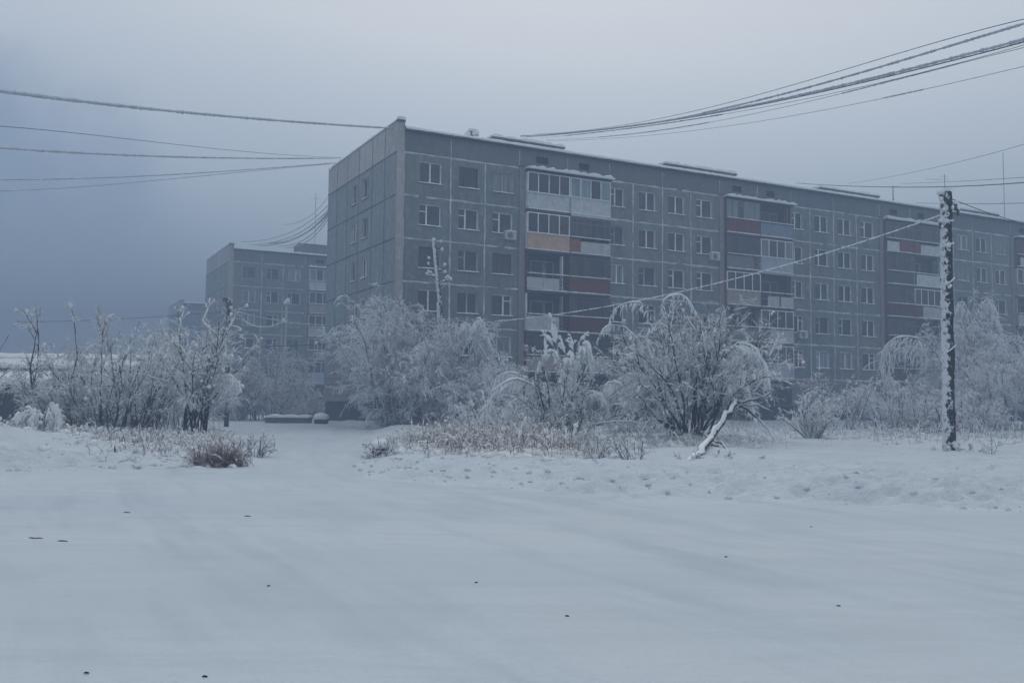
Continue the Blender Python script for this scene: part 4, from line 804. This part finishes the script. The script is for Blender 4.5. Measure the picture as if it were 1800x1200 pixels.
RNG = np.random.default_rng(31); A = Acc()
def along(PL, n, spread):
    seg = RNG.integers(0, len(PL)-1, n); t = RNG.random(n)[:, None]; p = PL[seg]*(1-t)+PL[seg+1]*t; return p+RNG.standard_normal((n, 2))*spread
xy = np.concatenate([along(RB[2:9], 260, .7)+[.3, .5], along(RB[2:8], 260, 2.)+[1.2, 2.2], along(LBd[2:7], 420, .4)+[-.3, .3], along(LBd[2:5], 260, 1.2)+[-1.5, 1.3]]); keep = (-sdist(xy[:, 0], xy[:, 1], RB) > .1) | (sdist(xy[:, 0], xy[:, 1], LBd) > .1); xy = xy[keep]; z = gheight(xy[:, 0], xy[:, 1])
rr = np.clip(RNG.gamma(1.5, .016, len(xy))+.008, 0, .05); A.blob(np.concatenate([xy, (z+rr*.15)[:, None]], 1), np.stack([rr*1.25, rr, rr*.7], 1)); tag(A.build('snow_clods', 'field_snow', None), kind='stuff')
# ------------------------------------------------------------------ poles
def pole(name, p0, p1, r0, r1, label, mat, cat='utility pole', lump=.0, parent=None, n=60, sides=14):
    p0 = np.array(p0, float); p1 = np.array(p1, float); root = parent or empty(name, p0, 0, label, cat); o = np.array(root.location)
    C = (p0[None]*(1-np.linspace(0, 1, n))[:, None]+p1[None]*np.linspace(0, 1, n)[:, None])-o; V, Qd = tubes(C[None], taper(np.array([r0]), r1, n), sides)
    if lump:
        ax = (p1-p0)/np.linalg.norm(p1-p0); V2 = V.reshape(n, sides, 3); nr = V2-C[:, None]; j = vnoise(V2[..., 0]*9+V2[..., 1]*7, V2[..., 2]*1., 3.1, 5)+.6*vnoise(V2[..., 0]*20, V2[..., 2]*1.2, 9., 6)
        V = (C[:, None]+nr*(1+lump*(j[..., None]-.6))).reshape(-1, 3)
    i0 = len(V); V = np.concatenate([V, C[-1:]]); me = mesh_np('pole', V, np.concatenate([Qd]), mat, True)
    link('pole_shaft', me, root)
    return root
def blobs_on(root, pts, r, name='snow_clump'):
    a = Acc(); o = np.array(root.location); C = np.array(pts)-o; a.blob(C, np.array([[1, 1, 1.]])*np.array(r)[:, None]); a.build(name, 'snow', root)
def rod(root, name, a_, b_, r, mat, n=3):
    o = np.array(root.location); A = Acc(); P = np.linspace(a_, b_, n)[None]-o; A.tube(P, np.full((1, n), r), 6); return A.build(name, mat, root)
pb = at(1668.5, 800, 30.5); pt_ = at(1662.5, 338, 30.5)
pr = pole('utility_pole', (pb[0], 30.5, .1), pt_, .185, .165, 'tall dark wooden utility pole plastered with snow at the right', 'pole_snowy', lump=.30, n=150, sides=18)
D = 30.5; q = lambda x, y, dd=0: at(x, y, D+dd)
rod(pr, 'bracket', q(1651, 345, -.1), q(1672, 345, -.1), .035, 'old_wood'); rod(pr, 'bracket', q(1655, 362), q(1664, 362), .02, 'old_wood'); rod(pr, 'bracket', q(1670, 366), q(1686, 372), .022, 'old_wood'); rod(pr, 'bracket', q(1652, 393), q(1664, 390), .02, 'old_wood')
for (x, y) in ((1653, 345), (1656, 362), (1684, 372), (1680, 362), (1653, 395)):
    A = Acc(); A.tube((np.linspace(q(x, y+7, -.12), q(x, y-5, -.12), 5))[None]-np.array(pr.location), np.array([[.03, .055, .04, .055, .02]]), 8); A.build('insulator', 'dark_frame', pr)
RNG = np.random.default_rng(5)
pts = [q(1651, 338, -.14), q(1656, 336, -.1), q(1662, 336), q(1667, 337, .05), q(1653, 349, -.15), q(1656, 356, -.14), q(1658, 368, -.15), q(1680, 357, -.1), q(1674, 365, -.15), q(1685, 367, -.1), q(1653, 388, -.12), q(1656, 398, -.14), q(1664, 388, -.18), q(1667, 431, -.2), q(1664, 497, -.2), q(1670, 503, -.2)]
blobs_on(pr, pts, [.10, .10, .11, .10, .07, .06, .06, .08, .06, .06, .08, .05, .07, .08, .07, .07])
for (y0, y1) in ((388, 392), (427, 434), (488, 505), (606, 622)):      # wire lashings with snow on them
    a = np.linspace(0, 2*pi, 17); c0 = at(1663.5+(y0-338)/75, (y0+y1)/2, D); P = np.stack([c0[0]+.20*np.cos(a), c0[1]+.20*np.sin(a), c0[2]+(y1-y0)/2/55*np.cos(a)], -1)[None]-np.array(pr.location); A = Acc(); A.tube(P, np.full((1, 17), .028), 5); A.build('wire_lashing', 'snow', pr)
# leaning pole with crossarms in front of the facade
D2 = 58.8; q2 = lambda x, y, dd=0: at(x, y, D2+dd)
pbm = q2(796, 742); pm_ = pole('utility_pole', (pbm[0], D2, .1), q2(762, 423), .20, .105, 'leaning pole with insulator arms before the facade near the block corner', 'pole_pale', n=60, sides=10, lump=.12)
A = Acc(); A.tube((np.linspace(q2(776, 742, -.5)*[1, 1, 1], q2(771, 531, -.1), 8))[None]-np.array(pm_.location), np.full((1, 8), .14), 8); A.build('brace_post', 'pole_pale', pm_)
for a_, b_, r_ in [((751, 483), (770, 486), .045), ((752, 485), (768, 498), .03), ((753, 492), (768, 500), .03), ((770, 497), (792, 491), .045), ((776, 508), (791, 493), .03), ((763, 428), (775, 425), .025), ((766, 440), (776, 439), .02), ((770, 440), (773, 470), .02), ((769, 469), (781, 469), .02), ((771, 480), (781, 481), .02)]:
    rod(pm_, 'crossarm', q2(*a_), q2(*b_), r_, 'bark_frosted')
blobs_on(pm_, [q2(x, y) for x, y in ((762, 421), (775, 424), (777, 438), (754, 453), (753, 463), (782, 465), (782, 477), (750, 481), (753, 477), (757, 478), (761, 483), (766, 484), (784, 488), (787, 486), (791, 489), (793, 491), (780, 493), (773, 532), (774, 541))], [v_*1.2 for v_ in [.10, .07, .08, .08, .08, .09, .09, .07, .08, .08, .07, .07, .07, .09, .09, .08, .06, .11, .10]])
# small dark pole at the left, and a thin hazy one
pl0 = at(398, 735, 57.); pls = pole('street_lamp', (pl0[0], 57., 0), at(402, 538, 57.), .15, .11, 'short dark pole with a lamp head left of the long block', 'pole_dark', 'lamp post', n=40, sides=10)
o = np.array(pls.location); mb = MB(); c = at(402, 533, 57.)-o; mb.box(c[0]-.14, c[0]+.16, -.16, .16, c[2]-.25, c[2]+.2, 'dark_frame'); mb.box(c[0]-.34, c[0]+.0, -.13, .13, c[2]+.1, c[2]+.32, 'dark_frame'); mb.build('lamp_head', pls)
blobs_on(pls, [at(404, 530, 57), at(400, 526, 57), at(406, 540, 56.9), at(398, 578, 56.9), at(404, 590, 56.9)], [.16, .10, .1, .1, .09])
p0 = at(497, 735, 88.); ph = pole('utility_pole', (p0[0], 88., 0), at(504, 532, 88.), .10, .08, 'thin pale hazy pole before the farther block', 'joint_frost', n=20, sides=8)
blobs_on(ph, [at(506, 530, 88), at(502, 532, 88), at(499, 563, 88), at(503, 565, 88)], [.28, .2, .22, .16])
# ------------------------------------------------------------------ cables
def cable(pts, D0, D1, r, label, mat='cable_frost', frost=0., group=None, seg=90, lumps=0):
    pts = sorted(pts); xs = np.array([p[0] for p in pts], float); ysx = np.array([p[1] for p in pts], float); deg = min(len(pts)-1, 3); x = np.linspace(xs[0], xs[-1], seg)
    c = np.polyfit((xs-xs[0])/100, ysx, deg); y = np.polyval(c, (x-xs[0])/100)
    inv = 1/D0+(1/D1-1/D0)*(x-xs[0])/(xs[-1]-xs[0]); P = np.array([at(a, b_, 1/i) for a, b_, i in zip(x, y, inv)])
    ext = np.linspace(0, 1, 25)[1:, None]      # spans run on past the edges of the view to their next support
    if xs[0] <= 5: t_ = unit(P[0]-P[3]); P = np.concatenate([(P[0]+t_*18*ext+np.array([0, 0, 1.])*1.2*ext**2)[::-1], P])
    if xs[-1] >= 1795: t_ = unit(P[-1]-P[-4]); P = np.concatenate([P, P[-1]+t_*18*ext+np.array([0, 0, 1.])*1.2*ext**2])
    P[:, 2] = np.minimum(P[:, 2], 30.5); seg = len(P); o0 = P.mean(0); n = seg*6; tt = np.linspace(0, seg-1, n)
    C = np.stack([np.interp(tt, range(seg), P[:, k]) for k in range(3)], -1)[None]-o0
    ob = Acc(); ob.tube(C, np.full((1, n), r*(.6 if frost else 1)), 5); o = ob.build('cable', mat if not frost else 'cable_dark', None, o0); tag(o, label, 'cable', group)
    if frost:
        a = Acc(); R = r*frost*(1+.25*RNG.standard_normal((1, n))); 
        if lumps: R = R*np.where((vnoise(tt, tt*0, .045, int(xs[0])) > lumps), 1., .12)
        C2 = C.copy(); C2[..., 2] += r*.35; a.tube(C2, np.clip(R, .004, None), 6); f = a.build('frost', mat, o)
    return o
RNG = np.random.default_rng(12)
GC = 'overhead cables'
RC = 'right-hand cable up to the roof, '
cable([(940, 236), (1200, 200), (1500, 118), (1800, 34)], 72, 24, .012, RC+'thin and topmost', 'cable_dark', group=GC)
cable([(915, 238), (1200, 207), (1400, 158), (1533, 123), (1667, 83), (1800, 42)], 71, 25, .02, RC+'second from the top, frost in patches', frost=1.9, lumps=.28, group=GC)
cable([(915, 240), (1200, 208), (1533, 138), (1667, 105), (1800, 70)], 71, 25, .028, RC+'thickest and dark', 'cable_frost', frost=1.5, group=GC)
cable([(925, 241), (1200, 209), (1533, 141), (1667, 109), (1800, 74)], 71, 25.3, .02, RC+'close under the thickest one', 'cable_dark', group=GC)
cable([(950, 243), (1200, 213), (1533, 148), (1667, 117), (1800, 79)], 71, 25, .014, RC+'thin, below the dark pair', 'cable_dark', frost=1.6, lumps=.5, group=GC)
cable([(960, 246), (1200, 223), (1343, 197), (1477, 165), (1800, 84)], 71, 25, .014, RC+'crossing the one above it near the edge', frost=1.7, lumps=.5, group=GC)
cable([(960, 248), (1200, 232), (1533, 177), (1800, 117)], 70, 25, .012, RC+'lowest, with a few beads of frost', frost=2., lumps=.72, group=GC)
LC = 'left-hand cable to the near end wall, '
cable([(-30, 157), (0, 160), (300, 196), (500, 213), (690, 226)], 26, 61.3, .036, LC+'thick, frosted and topmost', frost=1.5, group=GC)
cable([(-30, 220), (0, 222), (300, 253), (600, 277)], 30, 74, .012, LC+'thin, second from the top', 'cable_dark', group=GC)
cable([(-30, 258), (0, 260), (200, 272), (400, 278), (600, 278)], 28, 74, .026, LC+'frosted, third from the top', frost=1.5, group=GC)
cable([(-30, 316), (0, 316), (200, 312), (400, 301), (595, 286)], 36, 74.5, .022, LC+'fourth from the top', frost=1.3, group=GC)
cable([(-30, 337), (0, 336), (200, 324), (400, 305), (590, 288)], 36, 74.7, .016, LC+'lowest, meeting the fourth', frost=1.2, group=GC)
SC = 'cable sagging between the two blocks, '
for i, (y0, y1, s_, x0) in enumerate([(395, 347, .030, 497), (425, 362, .04, 425), (430, 370, .05, 440), (428, 374, .07, 470), (433, 380, .05, 490), (436, 386, .045, 500), (432, 378, .06, 455)]):
    xm = (x0+575)/2; cable([(x0, y0), (x0+(575-x0)*.4, y0-(y0-y1)*.12), (x0+(575-x0)*.7, y0-(y0-y1)*.42), (576, y1)], 108-i, 75, s_*.6, SC+['topmost and faintest', 'second from the top', 'third from the top', 'thickest of the bundle', 'third from the bottom', 'lowest', 'one through the middle of the bundle'][i], group='sagging cable bundle', seg=40, frost=1.3)
cable([(404, 543), (450, 556), (500, 564)], 57, 88, .03, 'white frosted wire from the lamp post to the hazy pole', 'snow', group=GC, seg=30)
cable([(425, 560), (450, 573), (475, 573), (500, 564)], 100, 88, .045, 'white wire dipping just left of the hazy pole', 'snow', group=GC, seg=30)
cable([(500, 564), (600, 576), (700, 575), (830, 568), (960, 553), (1165, 520), (1400, 462), (1500, 430), (1660, 376)], 88, 30.6, .022, 'long white frosted wire from the big pole down across the facade', 'snow', frost=1.0, group=GC)
cable([(380, 609), (480, 608), (572, 605)], 50, 56, .03, 'dark level wire low across the farther block', 'cable_dark', group=GC, seg=20)
cable([(30, 566), (200, 561), (398, 547)], 50, 57, .014, 'thin level wire over the left thicket to the lamp post', 'cable_dark', group=GC, seg=40)
cable([(1674, 350), (1720, 368), (1800, 393)], 30.5, 36, .014, 'dark wire from the big pole top off to the right', 'cable_dark', group=GC, seg=20)
cable([(1490, 323), (1600, 304), (1700, 281), (1810, 251)], 96, 50, .014, 'faint thin wire rising alone above the right roof', 'cable_dark', group=GC, seg=40)
cable([(1400, 322), (1575, 329), (1700, 327), (1810, 320)], 88, 40, .024, 'level wire behind the big pole, thickest of the three', 'cable_dark', group=GC, seg=40)
cable([(1582, 323), (1700, 318), (1810, 311)], 96, 50, .015, 'level wire behind the big pole, uppermost of the three', 'cable_dark', group=GC, seg=40)
cable([(1610, 357), (1700, 358), (1810, 357)], 92, 60, .022, 'level wire behind the big pole, lowest of the three', 'cable_dark', group=GC, seg=40)
# ------------------------------------------------------------------ roof antennas
RT = KZ+1.5
def on_roof(u, y): return np.array([CX+u*sin(AZ)-y*cos(AZ), CY+u*cos(AZ)+y*sin(AZ), RT])
def antenna(p, h, label, arms, r=.03):
    root = empty('antenna', p, 0, label, 'antenna'); A = Acc(); A.tube(np.array([[[0, 0, 0], [.02, 0, h/2], [0, 0, h]]], float), np.full((1, 3), r), 6); A.build('mast', 'pipe_metal', root)
    for (z, w0, w1) in arms: A = Acc(); A.tube(np.array([[[w0, 0, z], [w1, 0, z]]], float), np.full((1, 2), r*.8), 5); A.build('antenna_arm', 'joint_frost', root)
antenna(on_roof(51.6, 5), 3.2, 'short bare mast on the roof above the third stack of balconies', [(3.15, 0, .4)], .045)
antenna(on_roof(58.9, 5), 5.2, 'television aerial on the roof behind the big pole top', [(4.7, -1.9, .5), (5., -.4, .3), (3.8, -.2, .8)], .03)
antenna(on_roof(67.9, 5), 8.6, 'tallest thin mast on the roof at the right', [(3.3, -.3, .5)], .028)
antenna(on_roof(57.9, 5), 1.9, 'short leaning stub aerial left of the television aerial', [(1.6, -1.2, .2)], .03)
antenna(on_roof(8.1, 6), 2.5, 'snow-capped vent on the roof near the parapet corner', [(2.2, -.3, .5)], .15)
a_ = at(553, 434, 119); antenna((a_[0], 119, 19.6), 8.3, 'thin mast on the roof of the farther block', [(7.6, -.8, .6)], .03)
RNG = np.random.default_rng(44)
v = [o for o in bpy.data.objects if o.get('label', '').startswith('snow-capped vent')][0]; A = Acc(); A.blob(np.array([[0, 0, 2.55], [.25, 0, 2.35], [-.3, 0, 2.3], [.1, .1, 2.6]]), np.array([[.3, .25, .16], [.3, .25, .2], [.25, .25, .2], [.2, .2, .12]])); A.build('snow_cap', 'snow', v)
# ------------------------------------------------------------------ sheds, slab, stones
def shed(c, w, d, h, rz, label, wallm, band=None, over=.3):
    root = empty('shed', c, rz, label, 'shed'); mb = MB(); mb.box(0, w, 0, d, 0, h, wallm)
    n = int(w/1.6)
    for i in range(n): mb.box(i*w/n+.02, i*w/n+.07, -.03, -.002, .05, h-.05, 'shed_dark')
    mb.build('wall', root)
    if band: mb = MB(); mb.box(-.01, w+.01, -.04, -.004, h*.1, h*.45, band); mb.build('painted_band', root)
    mb = MB(); mb.quad([(-over, -over, h+.0), (w+over, -over, h+.0), (w+over, d+over, h+.5), (-over, d+over, h+.5)], 'roof_felt'); mb.box(-over, w+over, -over, -over+.06, h-.12, h-.005, 'roof_felt'); o = mb.build('roof', root)
    nx, ny = int(w/.4)+2, 8; xs = np.linspace(-over-.05, w+over+.05, nx); yy = np.array([-over-.08, -over-.10, -over, -over+.2, d*.3, d*.6, d*.9, d+over]); X, Y = np.meshgrid(xs, yy, indexing='ij')
    Z = h+(Y+over)/(d+2*over)*.5+np.interp(np.arange(8), [0, 1, 2, 3, 7], [-.04, .08, .22, .3, .34])[None]*RNG.uniform(.75, 1.15, (nx, 1)); idx = np.arange(nx*ny).reshape(nx, ny)
    link('snow_cover', mesh_np('snow_cover', np.stack([X, Y, Z], -1).reshape(-1, 3), np.stack([idx[:-1, :-1], idx[1:, :-1], idx[1:, 1:], idx[:-1, 1:]], -1).reshape(-1, 4), 'snow', True), o)
s1 = at(-60, 700, 50); shed((s1[0], 50, 0), 9.0, 5, 2.35, radians(4), 'nearer low dark shed with a thick snow roof at the left edge', 'shed_dark')
s2 = at(-90, 700, 62); shed((s2[0], 62, 0), 11.6, 6, 3.6, radians(6), 'farther beige shed with a reddish lower band and snowy roof at the left edge', 'shed_beige', 'shed_red')
s3 = at(-140, 700, 74); shed((s3[0], 74, 0), 16., 6, 4.6, radians(5), 'rearmost long shed, a dim snowy roofline at the left edge', 'shed_dark')
def lumpbox(name, c, w, d, h, rz, label, cat, mat='concrete', sh=.18, n=12):
    root = empty(name, c, rz, label, cat); mb = MB(); mb.v = []; k = 10
    a = Acc(); P = np.linspace([0, 0, h*.5], [w, 0, h*.5], n)[None]; mb.box(0, w, -d/2, d/2, -.2, h, mat); mb.box(.1, w-.15, -d/2-.04, -d/2-.003, h*.62, h*.92, mat); mb.build('slab', root)
    g = MB(); snow_strip(g, -.05, w+.05, -d/2-.06, d/2+.05, h+.01, sh, n=n); g.build('snow_cap', root); return root
c = at(470, 741, 68.); lumpbox('concrete_slab', (c[0], 68, gz(c[0], 68)), 3.05, 1.4, .40, 0, 'snow-topped concrete slab lying on the track before the farther block', 'slab')
def boulder(name, c, r, label, cat, cap=.7, mat='stone_dark'):
    root = empty(name, c, 0, label, cat); nph, nth = 12, 18; ph = np.linspace(.05, pi-.05, nph); th = np.arange(nth)*2*pi/nth
    U = np.stack([np.outer(np.sin(ph), np.cos(th)), np.outer(np.sin(ph), np.sin(th)), np.outer(np.cos(ph), np.ones(nth))], -1); i = np.arange(nph*nth).reshape(nph, nth); nx = np.roll(i, -1, 1); Q = np.stack([i[:-1], i[1:], nx[1:], nx[:-1]], -1).reshape(-1, 4)
    j = 1+.25*(fbm(U[..., 0]*2+5, U[..., 1]*2+U[..., 2], 1.3, int(abs(c[0])*10))-.5)[..., None]; link('stone', mesh_np('stone', (U*j*np.array(r)).reshape(-1, 3)+[0, 0, r[2]*.5], Q, mat, True), root)
    link('snow_cap', mesh_np('snow_cap', (U*j*np.array(r)*[1.08, 1.08, cap]).reshape(-1, 3)+[0, 0, r[2]*(.5+.55)], Q, 'snow', True), root); return root
c = spot(671, 28.2); boulder('stone', c, (.27, .27, .26), 'snow-capped dark stone at the tip of the right-hand snow bank', 'stone')
c = spot(565, 66); boulder('stone', (c[0], 66, c[2]), (.5, .5, .45), 'large snow-covered heap against the near corner of the long block', 'snow heap')
# bits of bark and twigs on the road, a stake by the left verge
lab = {(983, 863): 'longest dark stick, lying on the trodden snow at the edge of the road', (932, 847): 'short dark stick just above the longest one', (223, 901): 'small dark stick high on the left of the road', (65, 946): 'dark stick second from the left edge of the road', (110, 951): 'dark stick right of the two by the left edge of the road', (54, 945): 'tiny dark chip nearest the left edge of the road',
 (472, 1030): 'dark crumb of bark in the left middle of the road', (360, 1190): 'brownish crumb at the bottom edge of the photo', (837, 1024): 'small dark crumb in the middle of the road', (1474, 1065): 'dark crumb on the right half of the road', (997, 1083): 'small dark crumb right of the middle, low on the road', (435, 907): 'small curved chip on the road near the mouth of the track',
 (1426, 926): 'tiny chip on the far right of the road', (152, 1184): 'small crumb in the bottom left of the road', (1276, 979): 'faint chip right of the middle of the road'}
for (x, y), lb in lab.items():
    r = at(x, y, 1.); dd = (0-EYE)/(r[2]-EYE); P = at(x, y, dd); z = gz(P[0], P[1]); dd = (z-EYE)/(r[2]-EYE); P = at(x, y, dd); ln = {983: .42, 932: .12, 223: .10, 65: .13, 110: .13, 54: .05, 435: .095}.get(x, .034); n = 6
    a = RNG.uniform(-.35, .35); C = np.stack([np.linspace(-ln/2, ln/2, n)*cos(a), np.linspace(-ln/2, ln/2, n)*sin(a), .002+.008*RNG.random(n)], -1)[None]; A = Acc(); rr = .007 if ln > .09 else .006; A.tube(C, np.full((1, n), rr)*np.array([[.3, .8, 1, .9, .8, .3]]), 5)
    o = A.build('twig' if ln > .09 else 'bark_chip', 'twig_dark', None, (P[0], P[1], z)); tag(o, lb, 'twig' if ln > .09 else 'bark chip', 'twigs and chips on the road')
p = spot(205, 24.6); st = np.array(p); A = Acc(); A.tube(np.array([[[0, 0, -.1], [.01, 0, .2], [-.01, 0, .42]]]), np.array([[.025, .022, .018]]), 6); o = A.build('stake', 'twig_dark', None, p); tag(o, 'short dark stake standing in the verge below the left thicket', 'stake')
c = spot(1455, 27); A = Acc()
bush('fallen_branch', (c[0]+.4, 27, c[2]), .28, 1.1, 'fallen branch half buried in the open snow left of the big pole', 'branch', stems=8, k1=4, k2=2, k3=2, tw=.006, r0=.015, droop=.3, lean=(1.0, 1.4), dark=True, snow=.6, blobs=14, base=.3, seed=140, sleeve_r=.025, limb='stems')

sc.view_settings.view_transform = 'Standard'; sc.view_settings.look = 'None'; sc.view_settings.exposure = 0; sc.view_settings.gamma = 1
sc.render.engine = 'CYCLES'; cy = sc.cycles; cy.use_denoising = True; cy.volume_bounces = 2; cy.max_bounces = 8; cy.diffuse_bounces = 3; cy.transparent_max_bounces = 16
try: cy.denoiser = 'OPENIMAGEDENOISE'
except Exception: pass
